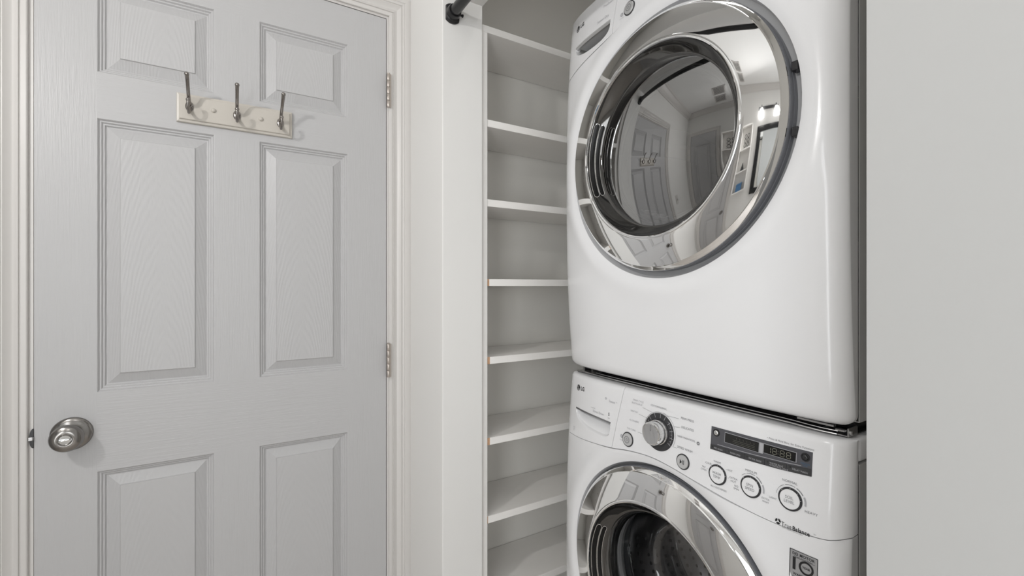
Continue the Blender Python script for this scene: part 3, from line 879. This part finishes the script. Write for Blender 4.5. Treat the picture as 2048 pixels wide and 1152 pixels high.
# dial
DC, DZ = .6710, .9212
b = B(); arc_into(b, DC, DZ, .0405, .0412, -75, 30, 0); arc_into(b, DC, DZ, .0425, .0432, 12, 118, 0); line_into(b, .7200, .9615, .6930, .9575, .0005, 0)
line_into(b, .7060, .9420, .7290, .9450, .0005, 0)
line_into(b, .7290, .9052, .7120, .9052, .0005, 0)
line_into(b, .6510, .9595, .6225, .9605, .0005, 0); line_into(b, .6325, .9420, .6190, .9435, .0005, 0)
line_into(b, .6335, .9010, .6235, .9010, .0005, 0)
finish('dial_lines', b, 'print', cp)
b = B()
text_into(b, 'STEAM CYCLE', .7340, .9728, .0058, 0, 'CENTER', .0, sx=.85); text_into(b, 'BULKY/LARGE', .7370, .9660, .0056, 0, 'CENTER', .012, sx=.85)
text_into(b, 'SANITARY', .7430, .9475, .0056, 0, sx=.85); text_into(b, 'ALLERGIENE', .7420, .9265, .0054, 0, sx=.9); text_into(b, 'TUB CLEAN', .7490, .9060, .0054, 0, sx=.9)
finish('cycle_lettering', b, 'print_light', cp)
b = B(); text_into(b, 'COTTON/NORMAL', .6760, .9720, .0056, 0, 'CENTER', 0, sx=.85)
text_into(b, 'PERM.PRESS', .6180, .9632, .0064, 0, 'LEFT', .005, sx=.9); text_into(b, 'DELICATES', .6155, .9458, .0064, 0, 'LEFT', .005, sx=.9)
text_into(b, 'HAND WASH/WOOL', .6238, .9262, .0054, 0, 'LEFT', 0, sx=.8); arc_into(b, .5745, .9245, .0012, .0034, 0, 360, 0, n=14)
text_into(b, 'SPEED WASH', .6225, .9045, .0066, 0, 'LEFT', .008, sx=.9)
finish('lettering', b, 'print', cp)
X = fx(DC, DZ)
b = B(); lathe(b, [(.0392, -.001), (.0392, .0010), (.0384, .0014), (.027, .0014), (.0265, .003), (0, .003)], (X, DC, DZ), '-x', 64); conform(b, DC, DZ, 0); dial = finish('dial', b, 'dial_dark', cp, smooth=30)
b = B()
for k, a in enumerate((-70, -45, -20, 5, 25, 48, 74, 98, 122)):
    line_into(b, DC-.0300*math.sin(math.radians(a)), DZ+.0300*math.cos(math.radians(a)), DC-.0385*math.sin(math.radians(a)), DZ+.0385*math.cos(math.radians(a)), .0009, 0, off=.0021)
for a in (-58, 62, 86, 110):
    arc_into(b, DC-.0335*math.sin(math.radians(a)), DZ+.0335*math.cos(math.radians(a)), 0, .0009, 0, 360, 0, off=.0021, n=8)
arc_into(b, DC, DZ, .0352, .0357, 40, 120, 0, off=.0021)
finish('dial_ticks', b, 'print_light', dial)
b = B(); lathe(b, [(.0262, .001), (.0262, .006), (.0255, .0075), (.0245, .0080), (.0240, .024), (.0228, .0262), (.0212, .0270), (.0200, .0268), (0, .0262)], (X, DC, DZ), '-x', 64)
kn = finish('dial_knob', b, 'silver', dial, smooth=28); kn['label'] = 'silver selector knob'
b = B(); box(b, X-.0274, X-.0262, DC-.0012, DC+.0012, DZ+.006, DZ+.019, .0005); finish('pointer', b, 'dull_chrome', dial)
# buttons
pb, Xp = dome_button(cp, .7575, .8812, .0165, 0, 'power_button')
b = B(); arc_into(b, .7575, .8812, .0066, .0078, 0, 360, 0, off=Xp, n=24); arc_into(b, .7575, .8812, .0024, .0031, 30, 330, 0, off=Xp, n=14); line_into(b, .7575, .8812, .7575, .8852, .0008, 0, off=Xp); finish('power_symbol', b, 'print', pb)
b = B(); arc_into(b, .7770, .8835, .0015, .0045, 0, 360, 0, n=10); text_into(b, 'ON/OFF', .7770, .8745, .0034, 0); finish('small_mark', b, 'print_light', cp)
pl, Xp = dome_button(cp, .6070, .8790, .0155, 0, 'start_button')
b = B(); vs = [b.verts.new((fx(y, z)-Xp, y, z)) for y, z in ((.6115, .8838), (.6115, .8746), (.6067, .8792))]; b.faces.new(vs)
line_into(b, .6052, .8835, .6052, .8750, .0011, 0, off=Xp); line_into(b, .6025, .8835, .6025, .8750, .0011, 0, off=Xp); finish('play_pause_symbol', b, 'print_dark', pl)
def sel(Yc, zc, r, l1, l2):
    X = fx(Yc, zc)
    b = B(); lathe(b, [(r, -.001), (r, .0012), (r*.98, .0016), (r*.83, .0016)], (X, Yc, zc), '-x', 56); conform(b, Yc, zc, 0); rr = finish('selector_ring', b, 'dial_dark', cp, smooth=30)
    b = B(); lathe(b, [(r*.83, -.001), (r*.83, .0024), (r*.79, .0030), (0, .0032)], (X, Yc, zc), '-x', 56); conform(b, Yc, zc, 0); bb = finish('selector_button', b, 'enamel', cp, smooth=30)
    b = B(); text_into(b, l1, Yc, zc+.0030, .0066, 0, bold=.004, off=.0037, sx=.92); text_into(b, l2, Yc, zc-.0036, .0066, 0, bold=.004, off=.0037, sx=.92)
    finish('button_lettering', b, 'print', bb)
    b = B()
    for a in (-48, 0, 42, 80): arc_into(b, Yc-r*.91*math.sin(math.radians(a)), zc+r*.91*math.cos(math.radians(a)), 0, .0006, 0, 360, 0, off=.0021, n=8)
    finish('indicator_dots', b, 'print_white', rr)
sel(.5302, .8798, .0182, 'WASH', 'TEMP'); sel(.4664, .8812, .0184, 'SPIN', 'SPEED'); sel(.4012, .8850, .0184, 'SOIL', 'LEVEL')
b = B()
text_into(b, 'WARM', .5320, .9025, .0048, 0); text_into(b, 'COLD', .5500, .8945, .0046, 0, rot=.0); text_into(b, 'TAP', .5600, .8850, .0044, 0); text_into(b, 'COLD', .5595, .8800, .0044, 0)
text_into(b, 'HOT', .5060, .8955, .0046, 0); text_into(b, 'EXTRA', .4985, .8840, .0048, 0); text_into(b, 'HOT', .4985, .8785, .0048, 0); text_into(b, 'ALL COLD RINSES', .5270, .8560, .0046, 0, sx=.85)
for y, z in ((.5460, .8962), (.5320, .8988), (.5130, .8950), (.5085, .8815), (.5520, .8838)): arc_into(b, y, z, 0, .0006, 0, 360, 0, n=6)
text_into(b, 'MEDIUM', .4670, .9068, .0055, 0, bold=.005); text_into(b, 'NO', .4925, .8725, .0048, 0); text_into(b, 'SPIN', .4925, .8675, .0048, 0)
text_into(b, 'EXTRA', .4400, .8705, .0042, 0); text_into(b, 'HIGH', .4400, .8655, .0042, 0)
text_into(b, 'NORMAL', .4030, .9118, .0055, 0, bold=.004); text_into(b, 'LIGHT', .4280, .8765, .0042, 0); text_into(b, 'HEAVY', .3700, .8745, .0058, 0, bold=.006)
text_into(b, '\u2022 Press & Hold Btns. for Extra Functions', .4060, .9722, .0050, 0, sx=.84)
finish('lettering', b, 'print', cp)
b = B()
for yc, zc in ((.4664, .8812), (.4012, .8850)):
    arc_into(b, yc, zc, .0216, .0222, -50, -28, 0); arc_into(b, yc, zc, .0216, .0225, -22, 18, 0); arc_into(b, yc, zc, .0215, .0229, 24, 58, 0)
    if yc < .43: arc_into(b, yc, zc, .0216, .0220, -85, -28, 0)
finish('level_arcs', b, 'print', cp)
b = B()
for yc, zc in ((.4664, .8812), (.4012, .8850)): arc_into(b, yc, zc, .0215, .0243, 64, 98, 0)
finish('level_arc_high', b, 'print_light', cp)
# display
zt_f = lambda Y: lerp(Y, [.3715, .545], [.9682, .9650])
zb_f = lambda Y: lerp(Y, [.3715, .42, .48, .548], [.9305, .9265, .9238, .9225])
zm_f = lambda Y: lerp(Y, [.3715, .42, .48, .548], [.9424, .9378, .9345, .9322])
b = B(); quad_patch(b, .5478, .3715, zb_f, zt_f, 0, .0006, 16); disp = finish('display_panel', b, 'panel_grey', cp)
b = B()
for (ya, yb, z0, z1) in ((.5195, .4545, .9430, .9612), (.4475, .3942, .9455, .9614)): quad_patch(b, ya, yb, z0, z1, 0, .0012, 6)
quad_patch(b, .5330, .3870, lambda Y: zm_f(Y)+.0016, lambda Y: zm_f(Y)+.0023, 0, .0012, 12)
quad_patch(b, .4540, .4480, .9435, .9612, 0, .0013, 2)
finish('window_frame', b, 'print_light', disp)
for (ya, yb, z0, z1) in ((.5186, .4554, .9437, .9605), (.4466, .3951, .9462, .9607)):
    b = B(); quad_patch(b, ya, yb, z0, z1, 0, .0016, 6); finish('display_window', b, 'lcd', disp)
def seg7(bm, yl, z0, w_, h, which):
    """seven-segment digit, left edge yl (viewer's left)"""
    S = {'a': (0, 1, 1, 1), 'g': (0, .5, 1, .5), 'd': (0, 0, 1, 0), 'f': (0, .5, 0, 1), 'b': (1, .5, 1, 1), 'e': (0, 0, 0, .5), 'c': (1, 0, 1, .5)}
    for s in which:
        x0, y0, x1, y1 = S[s]; g = .12
        if x0 == x1: y0 += g*.5; y1 -= g*.5
        else: x0 += g; x1 -= g
        line_into(bm, yl-x0*w_, z0+y0*h, yl-x1*w_, z0+y1*h, .0009, 0, .0019, n=1)
b = B(); seg7(b, .4400, .9485, .0052, .0095, 'bc')
for yl in (.4315, .4190, .4090): seg7(b, yl, .9485, .0062, .0095, 'abcdefg')
for z in (.9510, .9555): arc_into(b, .4225, z, 0, .0006, 0, 360, 0, .0019, 6)
for k in range(6): arc_into(b, .4960-k*.0065, .9555, 0, .0006, 0, 360, 0, .0019, 6)
for k in range(3): line_into(b, .503, .9520-k*.0028, .462, .9520-k*.0028, .0003, 0, .0019)
finish('segments', b, 'seg', disp)
seps = [.5478, .5150, .4800, .4440, .4080, .3715]
for k in range(5):
    ya, yb = seps[k]-.0005, seps[k+1]+.0005
    b = B(); quad_patch(b, ya, yb, lambda Y: zb_f(Y)+.0004, lambda Y: zm_f(Y)-.0006, 0, .0016, 4); bt = finish('option_button', b, 'btn_grey', disp)
    zc = (zb_f((ya+yb)/2)+zm_f((ya+yb)/2))/2
    b = B(); arc_into(b, ya-.0050, zc+.0012, 0, .0011, 0, 360, 0, .0020, 10)
    finish('option_light', b, 'print_dark', disp)
    t = (('PRE WASH',), ('RINSE+SPIN',), ('EXTRA RINSE',), ('WATER PLUS', '\u2022CONTROL LOCK'), ('DELAY WASH',))[k]
    b = B()
    for q, s in enumerate(t): text_into(b, s, ya-.0080, zc-.0006-.0034*q+(.0016 if len(t) > 1 else 0), .0040, 0, 'LEFT', off=.0020, sx=.9)
    finish('option_lettering', b, 'print_light', disp)
for yc, zc, mm in ((.5368, .9553, 'silver'), (.3815, .9578, 'dark_plastic')):
    X = fx(yc, zc)
    b = B(); lathe(b, [(.0068, 0), (.0068, .0016), (.0060, .0018), (.0052, .0018), (.0050, .0006)], (X, yc, zc), '-x', 32); finish('round_key_rim', b, 'dark_plastic', disp, smooth=30)
    b = B(); lathe(b, [(.0049, 0), (.0048, .0022), (.0035, .0035), (0, .0040)], (X, yc, zc), '-x', 32); finish('round_key', b, mm, disp, smooth=50)
b = B(); text_into(b, 'REMAIN', .3812, .9475, .0036, 0, off=.0012); text_into(b, 'TIME', .3812, .9442, .0034, 0, off=.0012); finish('blue_lettering', b, 'print_blue', disp)
# balance logo
b = B()
for k in range(3): arc_into(b, .4185, .8425, .0016, .0046, 120*k+8, 120*k+100, 0, n=8)
text_into(b, 'Balance', .3962, .8408, .0092, 0, 'LEFT', .025, sx=.86); text_into(b, 'True', .4130, .8410, .0098, 0, 'LEFT', 0, sx=.78)
finish('balance_logo', b, 'print_dark', cp)
b = B(); text_into(b, 'ANTI-VIBRATION SYSTEM', .4120, .8358, .0026, 0, 'LEFT', 0, sx=1.0); text_into(b, 'TM', .3640, .8440, .0026, 0); finish('fine_print', b, 'print', cp)
# sticker (on the front panel)
b = B(); quad_patch(b, .3985, .3590, .7480, .8085, 0, .0004, 6); st = finish('motor_sticker', b, 'sticker', washer)
b = B()
for (ya, za, yb, zb) in ((.3985, .8085, .3590, .8085), (.3590, .8085, .3590, .7480), (.3590, .7480, .3985, .7480), (.3985, .7480, .3985, .8085)): line_into(b, ya, za, yb, zb, .0010, 0, .0008)
text_into(b, 'DD MOTOR', .3790, .8030, .0058, 0, bold=.022, off=.0008, sx=.98); text_into(b, '1', .3920, .7868, .0250, 0, bold=.05, off=.0008, sx=.85)
arc_into(b, .3745, .7868, .0076, .0106, 0, 360, 0, .0008, 36); text_into(b, 'YEAR', .3745, .7868, .0050, 0, bold=.02, off=.0008, sx=.9)
text_into(b, 'WARRANTY', .3790, .7715, .0052, 0, bold=.02, off=.0008, sx=.95)
line_into(b, .3945, .7975, .3625, .7975, .0004, 0, .0008); line_into(b, .3945, .7670, .3625, .7670, .0004, 0, .0008)
text_into(b, 'Direct Drive Motor', .3790, .7992, .0032, 0, off=.0008)
finish('sticker_lettering', b, 'print_dark', st)

# ---- dryer
ZO = .965
dryer = empty('tumble_dryer', (1.17, YC, ZO+.052), 'white front-loading dryer on top, chrome ring around smoked round door', 'dryer')
dr2, cp2, ring2 = machine('dryer', ZO, dryer)
badge(dr2, .9535, ZO+.9540, ZO, 1.12)
b = B(); text_into(b, 'Sensor Dry', .8450, ZO+.9235, .0098, ZO, sx=.9, bold=.003); text_into(b, 'TrueSteam', .8280, ZO+.9540, .0088, ZO, sx=.9)
finish('lettering', b, 'print_light', dr2)
pb, Xp = dome_button(cp2, .7545, ZO+.9030, .0165, ZO, 'power_button')
b = B(); arc_into(b, .7545, ZO+.9030, .0066, .0078, 0, 360, ZO, off=Xp, n=24); arc_into(b, .7545, ZO+.9030, .0024, .0031, 30, 330, ZO, off=Xp, n=14); line_into(b, .7545, ZO+.9030, .7545, ZO+.9070, .0008, ZO, off=Xp); finish('power_symbol', b, 'print', pb)
b = B(); arc_into(b, .7780, ZO+.8990, .0015, .0048, 0, 360, ZO, n=10); text_into(b, 'ON/OFF', .7780, ZO+.8900, .0036, ZO); text_into(b, 'TUB', .7620, ZO+.9270, .0050, ZO); finish('small_mark', b, 'print_light', cp2)
X = fx(.675, .935)
b = B(); lathe(b, [(.0392, -.001), (.0392, .0010), (.0384, .0014), (.027, .0014), (.0265, .003), (0, .003)], (X, .675, ZO+.938), '-x', 64); conform(b, .675, ZO+.938, ZO); dial2 = finish('dial', b, 'dial_dark', cp2, smooth=30)
b = B(); lathe(b, [(.0262, .001), (.0262, .006), (.0245, .0080), (.0240, .024), (.0228, .0262), (.0200, .0268), (0, .0262)], (X, .675, ZO+.938), '-x', 64); finish('dial_knob', b, 'silver', dial2, smooth=28)
b = B(); quad_patch(b, .5478, .3715, ZO+.925, ZO+.966, ZO, .0006, 12); finish('display_panel', b, 'panel_grey', cp2)

# ---- stacking kit between them
kit = empty('stacking_kit', (1.1, YC, .9945), 'grey metal stacking rails in the gap between washer and dryer', 'stacking kit')
b = B(); box(b, .815, 1.50, Y0+.012, Y1-.012, .9956, .9975, .0006, 1); finish('tray', b, 'dark_plastic', kit)
b = B(); pts = []
for i in range(31):
    Y = Y1-.03-(Y1-Y0-.055)*i/30; z = 1.0005 if Y > .45 else lerp(Y, [.38, .42], [.9985, 1.0005]); pts.append((fx(Y, 1)+.022, Y, z))
tube(b, pts, .0015, 8); finish('front_rail', b, 'kit', kit, smooth=True)
b = B(); tube(b, [(p[0]+.004, p[1], p[2]+.0040) for p in pts[3:]], .0010, 8); finish('inner_rail', b, 'kit', kit, smooth=True)
b = B(); box(b, .812, .850, Y1-.075, Y1-.012, .9975, 1.0000, .0008, 1); box(b, .825, .850, Y1-.030, Y1-.024, 1.0, 1.016); finish('left_bracket', b, 'kit', kit)
b = B(); box(b, .814, .845, Y0+.010, Y0+.0125, .9962, 1.0100, .0008, 1); box(b, .804, .812, Y0+.012, Y0+.024, 1.006, 1.0085); box(b, .812, .846, Y0+.012, Y0+.055, .9975, .9990); box(b, .812, .820, Y0+.030, Y0+.085, 1.008, 1.011); finish('right_bracket', b, 'kit', kit)
b = B(); lathe(b, [(0, 0), (.0042, 0), (.0042, .0022), (.0028, .0036), (0, .0038)], (.8200, Y0+.010, 1.0030), '-y', 20); finish('thumb_screw', b, 'kit', kit, smooth=30)
for yy in (Y0+.06, Y1-.06):
    for xx in (.855, 1.52):
        b = B(); lathe(b, [(0, 0), (.006, 0), (.006, .017), (0, .017)], (xx, yy, .9978), '+z', 20); finish('rubber_pad', b, 'dark_plastic', kit, smooth=30)
b = B(); box(b, .862, 1.50, Y0+.02, Y1-.02, .9980, 1.0150); finish('centre_block', b, 'dark_plastic', kit)

# ------------------------------------------------------------------ vanity wall (seen in reflections)
mr = empty('vanity_mirror', (XL, .12, 1.02), 'wall mirror in a wide black frame, seen in the chrome ring', 'mirror')
my0, my1, mz0, mz1 = -.20, .42, 1.02, 1.90
b = B(); fw = .075
for (a, c, d, e) in ((my0, my1, mz0, mz0+fw), (my0, my1, mz1-fw, mz1), (my0, my0+fw, mz0+fw, mz1-fw), (my1-fw, my1, mz0+fw, mz1-fw)): box(b, XL+.0005, XL+.03, a, c, d, e, .004, 2)
finish('frame', b, 'black', mr, smooth=30)
b = B(); box(b, XL+.001, XL+.012, my0+fw-.002, my1-fw+.002, mz0+fw-.002, mz1-fw+.002); finish('mirror_glass', b, 'mirror', mr)
vl = empty('vanity_light', (XL, .22, 1.97), 'black wall light with two frosted shades over the vanity mirror', 'wall light')
b = B(); box(b, XL+.0005, XL+.02, .02, .42, 2.10, 2.14, .004); finish('backplate', b, 'black', vl)
for yy in (.08, .36):
    b = B(); tube(b, smooth_path([(XL+.02, yy, 2.12), (XL+.11, yy, 2.12), (XL+.155, yy, 2.11), (XL+.16, yy, 2.075)], 5), .007, 10); finish('arm', b, 'black', vl, smooth=True)
    b = B(); lathe(b, [(.02, 0), (.024, -.004), (.034, -.06), (.052, -.115), (.050, -.115), (.031, -.06), (.020, -.006), (0, -.003)], (XL+.16, yy, 2.075), '+z', 32); finish('shade', b, 'shade', vl, smooth=True)
    L = bpy.data.lights.new('bulb', 'AREA'); L.shape = 'DISK'; L.size = .07; L.energy = SCONCE_POWER*(1.5 if yy > .2 else .5); L.color = (1, .985, .965)
    lo_ = bpy.data.objects.new('bulb', L); COL.objects.link(lo_); lo_.parent = vl; lo_.location = Vector((XL+.225, yy+.01, 1.985))-wloc(vl)
    lo_.rotation_euler = Vector((1.0, .55, -.42)).to_track_quat('-Z', 'Y').to_euler()
# added ceiling light, an unseen fitting that fills the room evenly
cl = empty('added_ceiling_light', (-.35, -.75, 2.36), 'added round white ceiling light, unseen behind the camera, for even fill', 'ceiling light')
b = B(); lathe(b, [(0, 0), (.17, 0), (.17, .02), (.16, .025), (0, .025)], (-.35, -.75, CZ), '-z', 48); finish('pan', b, 'trim', cl, smooth=30)
b = B(); lathe(b, [(.155, .025), (.15, .05), (.12, .07), (.06, .08), (0, .082)], (-.35, -.75, CZ), '-z', 48); finish('diffuser', b, 'diffuser', cl, smooth=True)
L = bpy.data.lights.new('ceiling_fill', 'AREA'); L.shape = 'DISK'; L.size = .3; L.energy = CEILING_FILL_POWER; L.color = (1, .99, .98)
lo_ = bpy.data.objects.new('ceiling_fill', L); COL.objects.link(lo_); lo_.parent = cl; lo_.location = Vector((-.35, -.75, 2.35))-wloc(cl)
# added window shape in the vanity wall, soft fill from the left
b = B()
for (a, c, d, e) in ((W0-.05, W0+.03, WZ0-.05, WZ1+.05), (W1-.03, W1+.05, WZ0-.05, WZ1+.05), (W0+.03, W1-.03, WZ0-.05, WZ0+.03), (W0+.03, W1-.03, WZ1-.03, WZ1+.05), (W0+.03, W1-.03, 1.10, 1.14)): box(b, XL-.03, XL+.015, a, c, d, e, .002, 1)
wn2 = struct(finish('fill_window_left', b, 'trim'), 'added tall window shape in the vanity wall, unseen, giving fill light', 'window')
b = B(); box(b, XL-.05, XL-.04, W0, W1, WZ0, WZ1); finish('pane', b, 'pane', wn2)
L = bpy.data.lights.new('window_fill', 'AREA'); L.shape = 'RECTANGLE'; L.size = 1.5; L.size_y = .88; L.energy = WINDOW_FILL_POWER; L.color = (.97, .985, 1)
lo_ = bpy.data.objects.new('window_fill', L); COL.objects.link(lo_); lo_.location = (XL+.02, (W0+W1)/2, 1.12); lo_.rotation_euler = (0, -PI/2, 0)
# added slim closet lamp, unseen, brightens the closet interior
clm = empty('added_closet_lamp', (.74, .62, CZ-.03), 'added slim white tube lamp on the closet ceiling, unseen, brightening the closet', 'lamp')
b = B(); box(b, .715, .765, .30, .94, CZ-.02, CZ-.0005, .003); finish('housing', b, 'trim', clm)
b = B(); box(b, .722, .758, .31, .93, CZ-.032, CZ-.02, .005); finish('diffuser', b, 'diffuser', clm)
L = bpy.data.lights.new('closet_fill', 'AREA'); L.shape = 'RECTANGLE'; L.size = .04; L.size_y = .6; L.energy = CLOSET_FILL_POWER
lo_ = bpy.data.objects.new('closet_fill', L); COL.objects.link(lo_); lo_.parent = clm; lo_.location = Vector((.74, .62, CZ-.035))-wloc(clm)
# added hallway window shape: frame, glowing sheet, and its frontal fill light
wy = YB-1.6
b = B()
for (a, c, d, e) in ((-1.05, -.98, .55, 2.05), (.08, .15, .55, 2.05), (-.98, .08, .55, .62), (-.98, .08, 1.98, 2.05), (-.98, .08, 1.28, 1.32)): box(b, a, c, wy-.001, wy+.03, d, e, .002, 1)
wn = struct(finish('fill_window_hall', b, 'trim'), 'added hallway window shape, unseen behind the camera, giving frontal fill light', 'window')
b = B(); box(b, -.98, .08, wy+.002, wy+.008, .62, 1.98); finish('pane', b, 'pane', wn)
L = bpy.data.lights.new('window_fill', 'AREA'); L.shape = 'RECTANGLE'; L.size = 1.06; L.size_y = 1.36; L.energy = HALL_FILL_POWER; L.color = (.97, .985, 1)
lo_ = bpy.data.objects.new('window_fill', L); COL.objects.link(lo_); lo_.location = (-.45, wy+.04, 1.30); lo_.rotation_euler = (PI/2, 0, 0)
# shelves niche + trinkets
ny0, ny1, nz0, nz1 = .52, .76, 1.15, 1.95
nic = empty('wall_cabinet', (XL+.06, .64, nz0), 'open white wall cubby between the vanity mirror and the narrow door', 'cabinet')
b = B(); box(b, XL+.0005, XL+.008, ny0, ny1, nz0, nz1); finish('back_panel', b, 'shelf', nic)
for yy in (ny0, ny1-.015):
    b = B(); box(b, XL+.008, XL+.12, yy, yy+.015, nz0, nz1); finish('side_panel', b, 'shelf', nic)
for zz in (nz0, 1.42, 1.68, nz1-.015):
    b = B(); box(b, XL+.008, XL+.12, ny0+.015, ny1-.015, zz, zz+.015); finish('shelf', b, 'shelf', nic)
b = B()
for k in range(2):
    for q in range(3): tube(b, [(XL+.05, .60+.06*k+.022*math.cos(t/10*2*PI), 1.735+q*.05+.022*math.sin(t/10*2*PI)) for t in range(11)], .004, 6)
box(b, XL+.04, XL+.06, .57, .70, 1.695, 1.705)
tag(finish('ornament', b, 'black', smooth=40), 'black scrolled metal ornament on the top cubby shelf', 'ornament')
b = B(); lathe(b, [(0, 0), (.03, 0), (.032, .01), (.02, .05), (.010, .07), (.009, .09), (0, .092)], (XL+.06, .64, 1.435), '+z', 24)
tag(finish('bottle', b, 'dark_plastic', smooth=True), 'small black bottle on the middle cubby shelf', 'bottle')
b = B(); box(b, XL+.03, XL+.10, .59, .69, 1.165, 1.25, .006); box(b, XL+.028, XL+.102, .588, .692, 1.25, 1.27, .004)
tag(finish('tin', b, 'blue', smooth=40), 'blue lidded tin on the lowest cubby shelf', 'tin')
# narrow second door in the left wall
b = B(); box(b, XL+.0005, XL+.012, .86, 1.28, .012, 2.03, .001, 1)
d2 = finish('door_2', b, 'door_plain'); struct(d2, 'narrow white door in the vanity wall, seen only in reflections', 'door')
for (z0, z1) in ((.2, .9), (1.02, 1.86)):
    bm = B(); panel_mesh(bm, -1.19, -.95, z0, z1, 0)
    for v in bm.verts: v.co = Vector((XL+.0135+.0085-v.co.y, -v.co.x, v.co.z)) 
    finish('panel', bm, 'door_plain', d2)
b = B(); lathe(b, [(0, -.002), (.03, -.002), (.03, .004), (.012, .009), (.012, .028), (.024, .035), (.027, .045), (.02, .056), (0, .058)], (XL+.012, .905, .93), '+x', 32); finish('door_knob', b, 'nickel', d2, smooth=30)
casing(.85, 1.29, 2.04, XL, 1, ('trim_8', 'trim_9', 'trim_10'), ('white casing right of the narrow door', 'white head casing over the narrow door', 'white casing at the corner side of the narrow door'), axis='y', cp=[(0, 0), (0, .01), (.05, .015), (.055, .012), (.055, 0)])
# ceiling vent
for vx in (-.86, -.62):
    vt = empty('ceiling_vent', (vx, .80, CZ-.01), 'white slatted ceiling vent %s, seen in the dryer glass' % ('nearer the vanity wall' if vx < -.7 else 'nearer the closet'), 'vent', 'ceiling vents')
    b = B()
    for (a, c, d, e) in ((vx-.1, vx+.1, .72, .735), (vx-.1, vx+.1, .865, .88), (vx-.1, vx-.085, .735, .865), (vx+.085, vx+.1, .735, .865)): box(b, a, c, d, e, CZ-.008, CZ-.0005, .001, 1)
    finish('frame', b, 'trim', vt)
    b = B(); box(b, vx-.085, vx+.085, .735, .865, CZ-.0025, CZ-.0015); finish('opening', b, 'hole', vt)
    for k in range(7):
        b = B(); xx = vx-.078+k*.0235; box(b, xx, xx+.009, .735, .865, CZ-.007, CZ-.003); finish('slat', b, 'trim', vt)
# switch plate left of door 1
sw = empty('light_switch', (-.60, DW, 1.12), 'white light switch plate left of the panelled door', 'light switch')
b = B(); box(b, -.636, -.566, DW-.006, DW-.0003, 1.12, 1.235, .002); finish('plate', b, 'trim', sw)
b = B(); box(b, -.607, -.595, DW-.016, DW-.006, 1.168, 1.190, .002); finish('toggle', b, 'trim', sw)
